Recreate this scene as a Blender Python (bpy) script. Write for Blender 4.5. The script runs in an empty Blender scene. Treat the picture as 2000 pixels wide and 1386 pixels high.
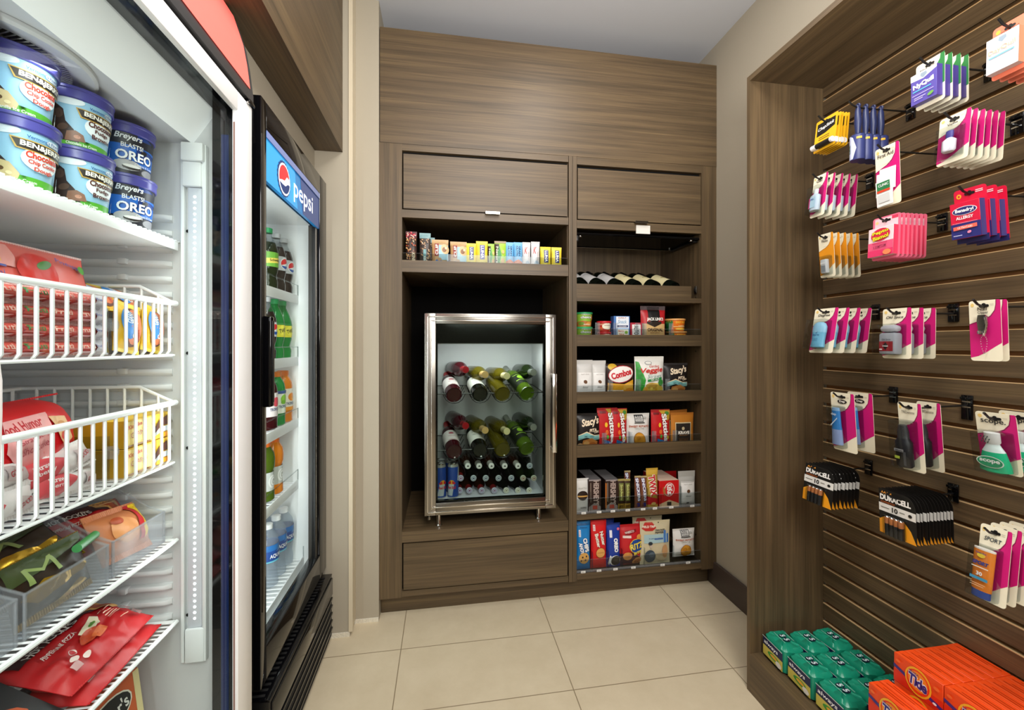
import bpy, bmesh, math, random
from mathutils import Vector, Matrix, geometry, noise
R = math.radians
random.seed(7)

# ---------------------------------------------------------------- camera, light, exposure
PSI, FPX, CX, CY, EYE = .1595, 820.3, 1000., 671.6, 1.20
sc = bpy.context.scene
col = sc.collection
cam = bpy.data.cameras.new('camera')
cam.sensor_width = 36; cam.lens = FPX / 2000 * 36
cam.shift_y = -(693 - CY) / 2000
cam.clip_start = .02
co = bpy.data.objects.new('camera', cam); col.objects.link(co)
co.location = (0, 0, EYE); co.rotation_euler = (R(90), 0, -PSI)
sc.camera = co
sc.view_settings.view_transform = 'Standard'
sc.view_settings.look = 'None'
sc.view_settings.gamma = 1
sc.view_settings.use_curve_mapping = False
sc.view_settings.exposure = .35
try:
    sc.cycles.max_bounces = 8; sc.cycles.transparent_max_bounces = 16
    sc.cycles.use_denoising = True
    sc.cycles.caustics_reflective = False; sc.cycles.caustics_refractive = False
    sc.cycles.sample_clamp_indirect = 4
except Exception: pass
w = bpy.data.worlds.new('world'); sc.world = w; w.use_nodes = True
w.node_tree.nodes['Background'].inputs[0].default_value = (.9, .92, 1, 1)
w.node_tree.nodes['Background'].inputs[1].default_value = .15

def area(name, loc, aim, sx, sy, power, colr=(1, 1, 1), spread=180):
    l = bpy.data.lights.new(name, 'AREA'); l.shape = 'RECTANGLE'; l.size = sx; l.size_y = sy
    l.energy = power; l.color = colr; l.spread = R(spread)
    o = bpy.data.objects.new(name, l); col.objects.link(o); o.location = loc
    o.rotation_euler = (Vector(aim) - Vector(loc)).to_track_quat('-Z', 'Y').to_euler()
    return o
# ceiling lamps of the room, then one added fill light
area('ceiling_lamp_near', (.25, .40, 2.66), (.28, .41, 0), .6, .6, 16, (1, .97, .93))
area('ceiling_lamp_rear', (.3, -1.0, 2.66), (.3, -.9, 0), .8, .8, 28, (1, .97, .93))
area('fill_light_far', (.55, 1.20, 2.67), (.62, 1.30, 0), .3, .3, 4.5, (1, .97, .93))  # added out of view to brighten the right wall and cabinet front
# added soft fill lights out of view, one facing up to brighten the ceiling
area('fill_softbox', (.48, -.5, 1.85), (.30, 1.8, 1.1), .9, .9, 17, (1, .98, .95))
area('fill_bounce', (.35, .15, 1.75), (.40, .75, 2.69), .5, .5, 20, (1, .98, .95), 150)
# lamps inside the refrigerated cabinets (vertical strips on the jambs, tubes under the tops)
area('freezer_strip_lamp', (-.535, .985, 1.08), (-.75, .75, 1.08), .02, .95, .6, (.96, .98, 1))
area('freezer_strip_lamp_near', (-.530, .437, 1.05), (-.60, .95, 1.05), .03, 1.0, 1.6, (.96, .98, 1))
area('freezer_top_lamp', (-.56, .70, 1.60), (-.66, .80, 1.2), .03, .5, .5, (.96, .98, 1))
area('cooler_strip_lamp', (-.545, 1.235, 1.0), (-.74, 1.66, 1.0), .02, 1.2, 3.0, (.96, .98, 1))
area('wine_cooler_lamp', (.21, 1.985, 1.197), (.21, 2.10, .8), .4, .03, 1.5, (.95, .97, 1))

# ---------------------------------------------------------------- where photo pixels fall on real planes
_c, _s = math.cos(PSI), math.sin(PSI)
def _ray(u, v):
    a = (u - CX) / FPX; b = -(v - CY) / FPX
    return (a * _c + _s, -a * _s + _c, b)
def on_y(u, v, y): r = _ray(u, v); t = y / r[1]; return Vector((r[0] * t, y, EYE + r[2] * t))
def on_x(u, v, x): r = _ray(u, v); t = x / r[0]; return Vector((x, r[1] * t, EYE + r[2] * t))
def on_z(u, v, z): r = _ray(u, v); t = (z - EYE) / r[2]; return Vector((r[0] * t, r[1] * t, z))

# ---------------------------------------------------------------- materials
def lin(h):
    h = h.lstrip('#'); f = lambda v: v / 12.92 if v <= .04045 else ((v + .055) / 1.055) ** 2.4
    return tuple(f(int(h[i:i + 2], 16) / 255) for i in (0, 2, 4)) + (1,)
MATS = {}
def mat(name, colr='#808080', rough=.5, metal=0, spec=.5, emit=0, bump=0, bscale=300, var=0):
    m = MATS.get(name)
    if m: return m
    m = bpy.data.materials.new(name); m.use_nodes = True; MATS[name] = m
    nt = m.node_tree; p = nt.nodes['Principled BSDF']
    c = lin(colr) if isinstance(colr, str) else colr
    p.inputs['Base Color'].default_value = c
    p.inputs['Roughness'].default_value = rough; p.inputs['Metallic'].default_value = metal
    p.inputs['Specular IOR Level'].default_value = spec
    if emit:
        p.inputs['Emission Color'].default_value = c; p.inputs['Emission Strength'].default_value = emit
    if bump or var:
        tc = nt.nodes.new('ShaderNodeTexCoord'); n = nt.nodes.new('ShaderNodeTexNoise')
        n.inputs['Scale'].default_value = bscale; n.inputs['Detail'].default_value = 4
        nt.links.new(tc.outputs['Object'], n.inputs['Vector'])
        if bump:
            b = nt.nodes.new('ShaderNodeBump'); b.inputs['Strength'].default_value = bump; b.inputs['Distance'].default_value = .001
            nt.links.new(n.outputs['Fac'], b.inputs['Height']); nt.links.new(b.outputs[0], p.inputs['Normal'])
        if var:
            mx = nt.nodes.new('ShaderNodeMix'); mx.data_type = 'RGBA'
            mx.inputs[6].default_value = tuple(v * (1 - var) for v in c[:3]) + (1,)
            mx.inputs[7].default_value = tuple(min(1, v * (1 + var)) for v in c[:3]) + (1,)
            nt.links.new(n.outputs['Fac'], mx.inputs[0]); nt.links.new(mx.outputs[2], p.inputs['Base Color'])
    return m
def K(h, gloss=.42):                       # printed film / card / plastic of one colour
    return mat('ink_%s_%d' % (h.lstrip('#'), gloss * 100), h, gloss)
def wood(name, axis, base, dark, light, rough=.45, scale=1.0):
    m = bpy.data.materials.new(name); m.use_nodes = True; MATS[name] = m
    nt = m.node_tree; p = nt.nodes['Principled BSDF']; L = nt.links.new
    tc = nt.nodes.new('ShaderNodeTexCoord')
    def nz(across, along, detail, dist=0):
        mp = nt.nodes.new('ShaderNodeMapping'); s = [across * scale] * 3; s[axis] = along
        mp.inputs['Scale'].default_value = s; L(tc.outputs['Object'], mp.inputs['Vector'])
        n = nt.nodes.new('ShaderNodeTexNoise'); n.inputs['Scale'].default_value = 1; n.inputs['Detail'].default_value = detail
        n.inputs['Distortion'].default_value = dist
        L(mp.outputs[0], n.inputs['Vector']); return n
    a = nz(40, 1.1, 6, .3); b = nz(240, 4, 3)
    r = nt.nodes.new('ShaderNodeValToRGB'); e = r.color_ramp.elements
    e[0].position = .32; e[0].color = lin(dark); e[1].position = .68; e[1].color = lin(light)
    k = e.new(.5); k.color = lin(base); L(a.outputs['Fac'], r.inputs[0])
    r2 = nt.nodes.new('ShaderNodeValToRGB'); e = r2.color_ramp.elements
    e[0].position = .3; e[0].color = (.76, .76, .76, 1); e[1].position = .7; e[1].color = (1.2, 1.2, 1.2, 1); L(b.outputs['Fac'], r2.inputs[0])
    mx = nt.nodes.new('ShaderNodeMix'); mx.data_type = 'RGBA'; mx.blend_type = 'MULTIPLY'; mx.inputs[0].default_value = 1
    L(r.outputs[0], mx.inputs[6]); L(r2.outputs[0], mx.inputs[7]); L(mx.outputs[2], p.inputs['Base Color'])
    p.inputs['Roughness'].default_value = rough
    bp = nt.nodes.new('ShaderNodeBump'); bp.inputs['Strength'].default_value = .12; bp.inputs['Distance'].default_value = .0006
    L(b.outputs['Fac'], bp.inputs['Height']); L(bp.outputs[0], p.inputs['Normal'])
    return m
WB, WD, WL = '#5A4933', '#4C3E2A', '#655339'
wood('wood_x', 0, WB, WD, WL); wood('wood_z', 2, WB, WD, WL); wood('wood_y', 1, WB, WD, WL)
mat('shaded_inside', '#0B0907', .8, spec=.1, bump=.1)  # near-black: shade inside the cabinet put into the colour
mat('lit_mdf_edge', '#C4A476', .6)  # raw MDF tan, paler for the light the slat edges catch
mat('groove', '#80592F', .6)
def clearm(name, tint, gl=.06, rough=.03, fr=1.45, boost=0.0):
    m = bpy.data.materials.new(name); m.use_nodes = True; MATS[name] = m
    nt = m.node_tree; nt.nodes.clear(); L = nt.links.new
    o = nt.nodes.new('ShaderNodeOutputMaterial'); t = nt.nodes.new('ShaderNodeBsdfTransparent'); t.inputs[0].default_value = lin(tint)
    g = nt.nodes.new('ShaderNodeBsdfGlossy'); g.inputs['Roughness'].default_value = rough
    f = nt.nodes.new('ShaderNodeFresnel'); f.inputs[0].default_value = fr
    ad = nt.nodes.new('ShaderNodeMath'); ad.operation = 'ADD'; ad.use_clamp = True; ad.inputs[1].default_value = boost
    gm = nt.nodes.new('ShaderNodeNewGeometry'); iv = nt.nodes.new('ShaderNodeMath'); iv.operation = 'SUBTRACT'; iv.inputs[0].default_value = 1; L(gm.outputs['Backfacing'], iv.inputs[1])
    ml = nt.nodes.new('ShaderNodeMath'); ml.operation = 'MULTIPLY'; L(f.outputs[0], ml.inputs[0]); L(iv.outputs[0], ml.inputs[1]); L(ml.outputs[0], ad.inputs[0])
    mx = nt.nodes.new('ShaderNodeMixShader'); L(ad.outputs[0], mx.inputs[0]); L(t.outputs[0], mx.inputs[1]); L(g.outputs[0], mx.inputs[2]); L(mx.outputs[0], o.inputs[0])
    return m
clearm('door_glass', '#F2F6F4', fr=1.12)
clearm('cooler_glass', '#E8EEEA', fr=1.12)
clearm('clear_plastic', '#E9ECEC', fr=1.25, boost=.02)
def milky(name, tint, op, base='#F4F4F6', rough=.25):
    m = bpy.data.materials.new(name); m.use_nodes = True; MATS[name] = m
    nt = m.node_tree; p = nt.nodes['Principled BSDF']; p.inputs['Base Color'].default_value = lin(base); p.inputs['Roughness'].default_value = rough
    t = nt.nodes.new('ShaderNodeBsdfTransparent'); t.inputs[0].default_value = lin(tint)
    mx = nt.nodes.new('ShaderNodeMixShader'); mx.inputs[0].default_value = op
    o = nt.nodes['Material Output']
    nt.links.new(t.outputs[0], mx.inputs[1]); nt.links.new(p.outputs[0], mx.inputs[2]); nt.links.new(mx.outputs[0], o.inputs[0])
    return m
milky('acrylic', '#F2F4F6', .09); milky('frosted_acrylic', '#F0F1F2', .15, '#D8D8DC', .2)
milky('water_bottle', '#EEF2F6', .22, '#D0D8E0', .08)
milky('green_bottle', '#58C878', .62, '#0F9A45', .1); milky('orange_juice', '#FFB050', .8, '#F08A18', .12)
milky('green_glass', '#54663A', .80, '#1D2A12', .06); milky('yellow_wine', '#B8AC50', .72, '#5E5410', .06)
milky('lime_wine', '#A8C060', .7, '#56701C', .06); milky('rose_wine', '#803040', .86, '#3C0812', .06)
mat('dark_glass', '#0B0F0A', .06); mat('amber_glass', '#2A1208', .06); mat('cola', '#150A08', .08)
mat('white_plastic', '#EDEFF0', .35); mat('white_liner', '#CFCFD0', .4); mat('white_wire', '#F4F4F5', .3)
mat('black_plastic', '#0C0C0D', .3); mat('black_gloss', '#08080A', .08); mat('black_wire', '#111111', .3)
mat('steel', '#8F8A82', .26, 1); mat('steel_bright', '#D8D2C8', .18, 1); mat('chrome', '#E0E0E0', .08, 1)
mat('wall_paint', '#A89F8D', .8, bump=.25, bscale=900, var=.05)
mat('ceiling_paint', '#BDBFC3', .9)
mat('corner_guard', '#CFC2A8', .4)
mat('baseboard', '#463A33', .5)
mat('gap', '#050403', .9)
mat('led', '#FFFFFF', .4, emit=9); mat('led_case', '#C8CBD2', .35, emit=.10); mat('fascia_glow', '#F2F4F4', .4, emit=.28)
mat('silver_film', '#B8B6B2', .3, .6); mat('gold_film', '#C79A2C', .25, .7); mat('white_film', '#ECEAE6', .35)

# ---------------------------------------------------------------- mesh builder
class MB:
    def __init__(s): s.v = []; s.f = []; s.m = []; s.mats = []; s.sm = []
    def mi(s, m):
        if isinstance(m, str): m = MATS[m] if m in MATS else K(m)
        if m not in s.mats: s.mats.append(m)
        return s.mats.index(m)
    def add(s, vs, fs, m, smooth=False):
        b = len(s.v); k = s.mi(m); s.v += [tuple(p) for p in vs]
        for f in fs: s.f.append([b + i for i in f]); s.m.append(k); s.sm.append(smooth)
    def box(s, x0, x1, y0, y1, z0, z1, m, bev=0, T=None, seg=2):
        vs = [(x, y, z) for x in (x0, x1) for y in (y0, y1) for z in (z0, z1)]
        fs = [(0, 1, 3, 2), (4, 6, 7, 5), (0, 4, 5, 1), (2, 3, 7, 6), (0, 2, 6, 4), (1, 5, 7, 3)]
        if bev:
            bm = bmesh.new(); q = [bm.verts.new(p) for p in vs]
            for f in fs: bm.faces.new([q[i] for i in f])
            bmesh.ops.bevel(bm, geom=bm.edges[:], offset=bev, segments=seg, affect='EDGES', profile=.5)
            bm.verts.index_update(); vs = [tuple(p.co) for p in bm.verts]; fs = [[x.index for x in f.verts] for f in bm.faces]; bm.free()
        if T: vs = [T @ Vector(p) for p in vs]
        s.add(vs, fs, m, bool(bev)); return s
    def grid(s, fn, nu, nv, m, smooth=True, closed=False):
        vs = [fn(i / nu, j / nv) for j in range(nv + 1) for i in range(nu + 1)]
        fs = [(j * (nu + 1) + i, j * (nu + 1) + i + 1, (j + 1) * (nu + 1) + i + 1, (j + 1) * (nu + 1) + i) for j in range(nv) for i in range(nu)]
        s.add(vs, fs, m, smooth)
    def tube(s, pts, r, m, seg=8, caps=True, closed=False):
        pts = [Vector(p) for p in pts]; n = len(pts); vs = []; up = None
        for i, p in enumerate(pts):
            a = pts[i - 1] if (i or closed) else p; b = pts[(i + 1) % n] if (i < n - 1 or closed) else p
            t = (b - a).normalized()
            if up is None: up = Vector((0, 0, 1)) if abs(t.z) < .9 else Vector((1, 0, 0))
            x = t.cross(up).normalized(); up = x.cross(t).normalized()
            rr = r[i] if isinstance(r, (list, tuple)) else r
            vs += [p + (x * math.cos(2 * math.pi * k / seg) + up * math.sin(2 * math.pi * k / seg)) * rr for k in range(seg)]
        fs = []
        for i in range(n if closed else n - 1):
            j = (i + 1) % n
            fs += [(i * seg + k, i * seg + (k + 1) % seg, j * seg + (k + 1) % seg, j * seg + k) for k in range(seg)]
        if caps and not closed: fs += [tuple(range(seg))[::-1], tuple((n - 1) * seg + k for k in range(seg))]
        s.add(vs, fs, m, True); return s
    def lathe(s, prof, seg=28, T=None, smooth=True):
        # prof: list of (radius, z, material) - material colours the band from the previous ring to this one
        vs = []
        for r, z, *_ in prof: vs += [(r * math.cos(2 * math.pi * k / seg), r * math.sin(2 * math.pi * k / seg), z) for k in range(seg)]
        if T: vs = [T @ Vector(p) for p in vs]
        b = len(s.v); s.v += [tuple(p) for p in vs]
        for i in range(1, len(prof)):
            k0 = s.mi(prof[i][2])
            for k in range(seg):
                s.f.append([b + (i - 1) * seg + k, b + (i - 1) * seg + (k + 1) % seg, b + i * seg + (k + 1) % seg, b + i * seg + k]); s.m.append(k0); s.sm.append(smooth)
        s.f.append([b + k for k in range(seg)][::-1]); s.m.append(s.mi(prof[1][2])); s.sm.append(False)
        s.f.append([b + (len(prof) - 1) * seg + k for k in range(seg)]); s.m.append(s.mi(prof[-1][2])); s.sm.append(False)
        return s
    def prism(s, poly, f, d0, d1, m, m2=None):
        # 2D outline -> solid between offsets d0 and d1, f(a,b,d) -> point
        n = len(poly); vs = [f(a, b, d0) for a, b in poly] + [f(a, b, d1) for a, b in poly]
        tr = geometry.tessellate_polygon([[Vector((a, b, 0)) for a, b in poly]])
        s.add(vs, [tuple(n + i for i in t) for t in tr], m)
        s.add(vs, [tuple(t)[::-1] for t in tr], m2 or m)
        s.add(vs, [(i, (i + 1) % n, n + (i + 1) % n, n + i) for i in range(n)], m2 or m)
    def build(s, name, parent=None, loc=None, rz=0, rot=None, **tags):
        me = bpy.data.meshes.new(name); me.from_pydata(s.v, [], s.f)
        for m in s.mats: me.materials.append(m)
        me.polygons.foreach_set('material_index', s.m); me.polygons.foreach_set('use_smooth', s.sm)
        me.validate(); me.update()
        try: me.set_sharp_from_angle(angle=R(38))
        except Exception: pass
        o = bpy.data.objects.new(name, me); col.objects.link(o)
        if parent: o.parent = parent
        if loc is not None: o.location = loc
        if rot is not None: o.rotation_euler = rot
        elif rz: o.rotation_euler = (0, 0, rz)
        for k, v in tags.items():
            if v is not None: o[k] = v
        return o
def empty(name, loc=(0, 0, 0), rz=0, label=None, category=None, group=None):
    o = bpy.data.objects.new(name, None); col.objects.link(o); o.location = loc; o.rotation_euler = (0, 0, rz); o.empty_display_size = .02
    if label: o['label'] = label
    if category: o['category'] = category
    if group: o['group'] = group
    return o
def dup(root, loc=None, rot=None, label=None, group=None):
    r = root.copy(); col.objects.link(r)
    if loc is not None: r.location = loc
    if rot is not None: r.rotation_euler = rot
    if label: r['label'] = label
    if group: r['group'] = group
    for ch in list(root.children):
        c = ch.copy(); col.objects.link(c); c.parent = r
        for g in ch.children: d = g.copy(); col.objects.link(d); d.parent = c
    return r

# ---------------------------------------------------------------- print: shapes and lettering laid on a surface, units cm
GL = {}
def glyph(t, bold=0, shear=0):
    k = (t, bold, shear)
    if k in GL: return GL[k]
    cu = bpy.data.curves.new('lettering', 'FONT'); cu.body = t; cu.offset = .018 * bold; cu.resolution_u = 3; cu.shear = shear
    ob = bpy.data.objects.new('lettering', cu); me = bpy.data.meshes.new_from_object(ob)
    vs = [(v.co.x, v.co.y) for v in me.vertices]; fs = [tuple(p.vertices) for p in me.polygons]
    bpy.data.objects.remove(ob); bpy.data.meshes.remove(me); bpy.data.curves.remove(cu)
    if not vs: vs = [(0, 0), (1, 0), (0, 1)]; fs = []
    x0 = min(v[0] for v in vs); x1 = max(v[0] for v in vs); y0 = min(v[1] for v in vs); y1 = max(v[1] for v in vs)
    vs = [((x - x0) / max(1e-6, x1 - x0) - .5, (y - y0) / max(1e-6, y1 - y0) - .5) for x, y in vs]
    GL[k] = (vs, fs); return GL[k]
def ell(cx, cy, rx, ry, n=24, rot=0):
    c, q = math.cos(R(rot)), math.sin(R(rot)); o = []
    for i in range(n):
        a = rx * math.cos(2 * math.pi * i / n); b = ry * math.sin(2 * math.pi * i / n); o.append((cx + a * c - b * q, cy + a * q + b * c))
    return o
def rrect(x0, y0, x1, y1, r, n=4):
    o = []
    for cx, cy, a0 in ((x1 - r, y1 - r, 0), (x0 + r, y1 - r, 90), (x0 + r, y0 + r, 180), (x1 - r, y0 + r, 270)):
        o += [(cx + r * math.cos(R(a0 + 90 * i / n)), cy + r * math.sin(R(a0 + 90 * i / n))) for i in range(n + 1)]
    return o
def art(m, f, ops, maxe=99, step=.00035, d0=.0004, k=.01, mirror=1):
    """ops: ('r',x0,y0,x1,y1,c) ('e',cx,cy,rx,ry,c[,rot]) ('p',[(x,y)..],c) ('t',text,cx,cy,w,h,c[,rot,bold,shear])"""
    d = d0
    for op in ops:
        if op[0] == 'r': pts = [(op[1], op[2]), (op[3], op[2]), (op[3], op[4]), (op[1], op[4])]; c = op[5]
        elif op[0] == 'e': pts = ell(op[1], op[2], op[3], op[4], 20, op[6] if len(op) > 6 else 0); c = op[5]
        elif op[0] == 'p': pts = op[1]; c = op[2]
        else:
            _, t, cx, cy, w_, h_, c, *rest = op
            rot, bold, shear = (list(rest) + [0, 0, 0])[:3]
            gv, gf = glyph(t, bold, shear); cr, sr = math.cos(R(rot)), math.sin(R(rot))
            pts = [(cx + x * w_ * cr - y * h_ * sr, cy + x * w_ * sr + y * h_ * cr) for x, y in gv]
            tri = [(g[0], g[i], g[i + 1]) for g in gf for i in range(1, len(g) - 1)]
        if op[0] != 't': tri = geometry.tessellate_polygon([[Vector((a, b, 0)) for a, b in pts]])
        T = [[pts[i] for i in t] for t in tri]; out = []
        while T:
            t = T.pop(); e = [math.dist(t[i], t[(i + 1) % 3]) for i in range(3)]; i = e.index(max(e))
            if e[i] > maxe and len(out) < 1500:
                a, b, c2 = t[i], t[(i + 1) % 3], t[(i + 2) % 3]; q = ((a[0] + b[0]) / 2, (a[1] + b[1]) / 2)
                T += [[a, q, c2], [q, b, c2]]
            else: out.append(t)
        vs = []; fs = []; ix = {}
        for t in out:
            a = (t[1][0] - t[0][0]) * (t[2][1] - t[0][1]) - (t[1][1] - t[0][1]) * (t[2][0] - t[0][0])
            if a < 0: t = t[::-1]
            g = []
            for q in t:
                if q not in ix: ix[q] = len(vs); vs.append(f(q[0] * k, q[1] * k, d))
                g.append(ix[q])
            if len(set(g)) == 3: fs.append(g)
        m.add(vs, fs, c, maxe < 50); d += step
def flat(y0=0, z0=0): return lambda a, b, d: (a, y0 - d, z0 + b)
def top(z0, y0=0): return lambda a, b, d: (a, y0 + b, z0 + d)
def side(x0): return lambda a, b, d: (x0 - d, -a, b)        # the face whose normal is -x, read from its front
def rside(x0): return lambda a, b, d: (x0 + d, a, b)
def cyl(rf, ph=0):
    def f(a, b, d):
        r = rf(b); t = a / max(r, .001) + ph; return ((r + d) * math.sin(t), -(r + d) * math.cos(t), b)
    return f
# ================================================================= the room
def S(name, bs, m, **kw):
    b = MB()
    for q in bs: b.box(*q[:6], q[6] if len(q) > 6 else m)
    return b.build(name, kind='structure', **kw)
CEIL = 2.69
def tiles():
    m = bpy.data.materials.new('floor_tile'); m.use_nodes = True; MATS['floor_tile'] = m
    nt = m.node_tree; p = nt.nodes['Principled BSDF']; L = nt.links.new
    tc = nt.nodes.new('ShaderNodeTexCoord'); sp = nt.nodes.new('ShaderNodeSeparateXYZ'); L(tc.outputs['Object'], sp.inputs[0])
    def line(out, off, per):
        def M(op, a, b=None):
            n = nt.nodes.new('ShaderNodeMath'); n.operation = op
            for i, v in enumerate((a, b)):
                if v is None: continue
                if isinstance(v, (int, float)): n.inputs[i].default_value = v
                else: L(v, n.inputs[i])
            return n.outputs[0]
        x = M('SUBTRACT', out, off); x = M('DIVIDE', x, per); x = M('ADD', x, 50.5); x = M('FRACT', x); x = M('SUBTRACT', x, .5)
        x = M('ABSOLUTE', x); x = M('MULTIPLY', x, per); return M('LESS_THAN', x, .0017)
    a = line(sp.outputs[0], .443, .6117); b = line(sp.outputs[1], 1.70, .2945)
    mx = nt.nodes.new('ShaderNodeMath'); mx.operation = 'MAXIMUM'; L(a, mx.inputs[0]); L(b, mx.inputs[1])
    n = nt.nodes.new('ShaderNodeTexNoise'); n.inputs['Scale'].default_value = 6; n.inputs['Detail'].default_value = 8; n.inputs['Roughness'].default_value = .7; L(tc.outputs['Object'], n.inputs['Vector'])
    r = nt.nodes.new('ShaderNodeValToRGB'); e = r.color_ramp.elements
    e[0].position = .3; e[0].color = lin('#C4B598'); e[1].position = .7; e[1].color = lin('#D0C2A6'); L(n.outputs[0], r.inputs[0])
    c = nt.nodes.new('ShaderNodeMix'); c.data_type = 'RGBA'; L(mx.outputs[0], c.inputs[0]); L(r.outputs[0], c.inputs[6]); c.inputs[7].default_value = lin('#8A7A60')
    L(c.outputs[2], p.inputs['Base Color']); p.inputs['Roughness'].default_value = .38
    bp = nt.nodes.new('ShaderNodeBump'); bp.inputs['Distance'].default_value = .001; bp.inputs['Strength'].default_value = .5; bp.invert = True
    L(mx.outputs[0], bp.inputs['Height']); L(bp.outputs[0], p.inputs['Normal'])
tiles()
S('floor', [(-1.4, 1.6, -2.4, 2.7, -.1, 0)], 'floor_tile')
S('ceiling', [(-1.4, 1.6, -2.4, 2.7, CEIL, CEIL + .1)], 'ceiling_paint')
S('wall_back', [(-1.4, 1.6, 2.55, 2.65, 0, CEIL)], 'wall_paint')
S('wall_rear', [(-1.4, 1.6, -2.4, -2.3, 0, CEIL)], 'wall_paint')
S('wall_right', [(1.335, 1.5, 1.33, 2.55, 0, CEIL), (1.335, 1.5, -2.3, 1.33, 2.115, CEIL), (1.36, 1.5, -2.3, 1.33, 0, 2.115)], 'wall_paint')
# left side: pilaster beside the cabinet, return wall behind the coolers, wall over them, alcove behind
S('wall_left', [(-.60, -.281, 1.892, 2.55, 0, CEIL), (-1.3, -.383, 1.812, 1.892, 0, CEIL), (-.62, -.521, -2.3, 1.812, 2.07, CEIL),
                (-.62, -.521, 1.10, 1.812, 1.885, 2.07), (-1.35, -1.28, -2.3, 1.812, 0, CEIL)], 'wall_paint')
S('trim_1', [(-.388, -.372, 1.806, 1.811, .02, CEIL - .002), (-.382, -.377, 1.811, 1.891, .02, CEIL - .002)], 'corner_guard')
b = MB()
mat('raw_skirting', '#D9D2C0', .8, bump=1, bscale=250, var=.35)
b.box(-.381, -.2815, 1.886, 1.8915, 0, .016, 'raw_skirting'); b.box(-.50, -.3835, 1.8065, 1.8115, 0, .018, 'raw_skirting')
b.build('baseboard_left', kind='structure')
b = MB(); b.box(1.318, 1.334, 1.32, 1.949, 0, .118, 'baseboard', .003); b.build('baseboard_right', kind='structure')

# bulkhead clad in wood above the coolers
b = MB(); b.box(-.519, -.412, -2.2, 1.810, 1.986, CEIL - .003, 'wood_y'); 
b.build('bulkhead', label='wood clad bulkhead hanging under the ceiling above the drink coolers', category='bulkhead')

# ================================================================= snack cabinet
YF = 1.90
fas = MB(); fas.box(-.278, 1.338, 1.8985, 2.50, 2.0803, 2.583, 'wood_x')
fas.build('fascia_panel', label='wide plain wooden panel with horizontal grain above the snack cabinet', category='panel')
YB = 2.42
cab = empty('snack_cabinet', (0, 0, 0), label='tall built-in wooden snack cabinet with shelves, two flap doors and a drawer', category='cabinet')
def part(name, bs, m, parent=cab, bev=0):
    b = MB()
    for q in bs: b.box(*q[:6], q[6] if len(q) > 6 else m, bev)
    return b.build(name, parent)
part('stile', [(-.2805, -.184, YF, YF + .02, .085, 2.08), (-.2805, -.255, YF + .0205, YB, .085, 2.08)], 'wood_z')
part('stile', [(1.254, 1.338, YF, YF + .02, .085, 2.08)], 'wood_z')
part('stile', [(.575, .592, YF - .001, YF + .02, .085, 2.08), (.5935, .6135, YF - .001, YF + .02, .085, 2.08)], 'wood_z')
part('side_panel', [(-.202, -.184, YF + .02, YB, .12, 2.08)], 'wood_z')
part('side_panel', [(.573, .590, YF + .02, YB, .12, 2.08), (.598, .6145, YF + .02, YB, .12, 2.08)], 'wood_z')
part('side_panel', [(1.2545, 1.272, YF + .02, YB, .12, 2.08)], 'wood_z')
part('back_panel', [(-.255, 1.30, YB, YB + .02, .085, 2.08)], 'shaded_inside')
part('back_panel', [(.6145, 1.2545, 2.30, 2.312, 1.404, 1.75)], 'wood_z')
part('rail', [(-.184, .573, YF, YF + .02, 2.052, 2.08), (-.184, .573, YF, YF + .02, 1.758, 1.792), (.6145, 1.254, YF, YF + .02, 2.044, 2.08), (.6145, 1.254, YF, YF + .02, 1.745, 1.783)], 'wood_x')
part('shelf', [(-.184, .573, YF + .005, YB, 1.765, 1.785), (.6145, 1.2545, YF + .005, YB, 1.755, 1.775)], 'wood_x')
part('shelf', [(-.184, .573, YF, YF + .02, 1.518, 1.570), (-.184, .573, YF + .02, YB, 1.522, 1.545)], 'wood_x')
part('shelf', [(.6145, 1.254, YF, YB, 1.402, 1.425)], 'wood_x')
for z0, z1 in ((1.19, 1.244), (.921, .973), (.666, .722)):
    part('shelf', [(.6145, 1.254, YF, YF + .02, z0, z1), (.6145, 1.254, YF + .02, YB, z0, z0 + .022)], 'wood_x')
part('shelf', [(.6145, 1.254, YF, YB, .372, .397)], 'wood_x')
part('shelf', [(.6145, 1.254, YF, YB, .092, .119)], 'wood_x')
part('base_board', [(-.184, .573, YF, YB, .326, .374)], 'wood_x')
part('rail', [(-.184, .573, YF, YF + .02, .088, .113)], 'wood_x')
part('toe_kick', [(-.279, 1.317, 1.945, 1.96, 0, .085), (-.276, 1.30, 1.96, 2.40, .06, .085)], 'wood_x')
def flap(x0, x1, z0, z1, hx, name='flap_door'):
    part('door_gap', [(x0 - .002, x1 + .002, YF + .0195, YF + .024, z0 - .002, z1 + .008)], 'gap')
    d = part(name, [(x0 + .002, x1 - .002, YF - .001, YF + .0185, z0 + .002, z1 - (.008 if hx is not None else .002))], 'wood_x')
    if hx is not None:
        h = MB(); h.box(hx - .032, hx + .032, YF - .02, YF - .0015, z0 - .004, z0 + .001, 'steel_bright'); h.box(hx - .032, hx + .032, YF - .0215, YF - .019, z0 - .010, z0 + .001, 'steel_bright')
        h.build('handle', d)
    return d
flap(-.180, .570, 1.795, 2.045, .215)
flap(.617, 1.251, 1.786, 2.034, .93)
flap(-.180, .570, .116, .322, None, 'drawer')
hb = MB(); p = on_y(1255, 448, YF); hb.box(p.x - .035, p.x + .036, YF - .006, YF - .001, p.z - .022, p.z + .018, 'ink_DAD6CE_42' if 'ink_DAD6CE_42' in MATS else '#DAD6CE'); hb.build('price_card_holder', cab)

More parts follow.
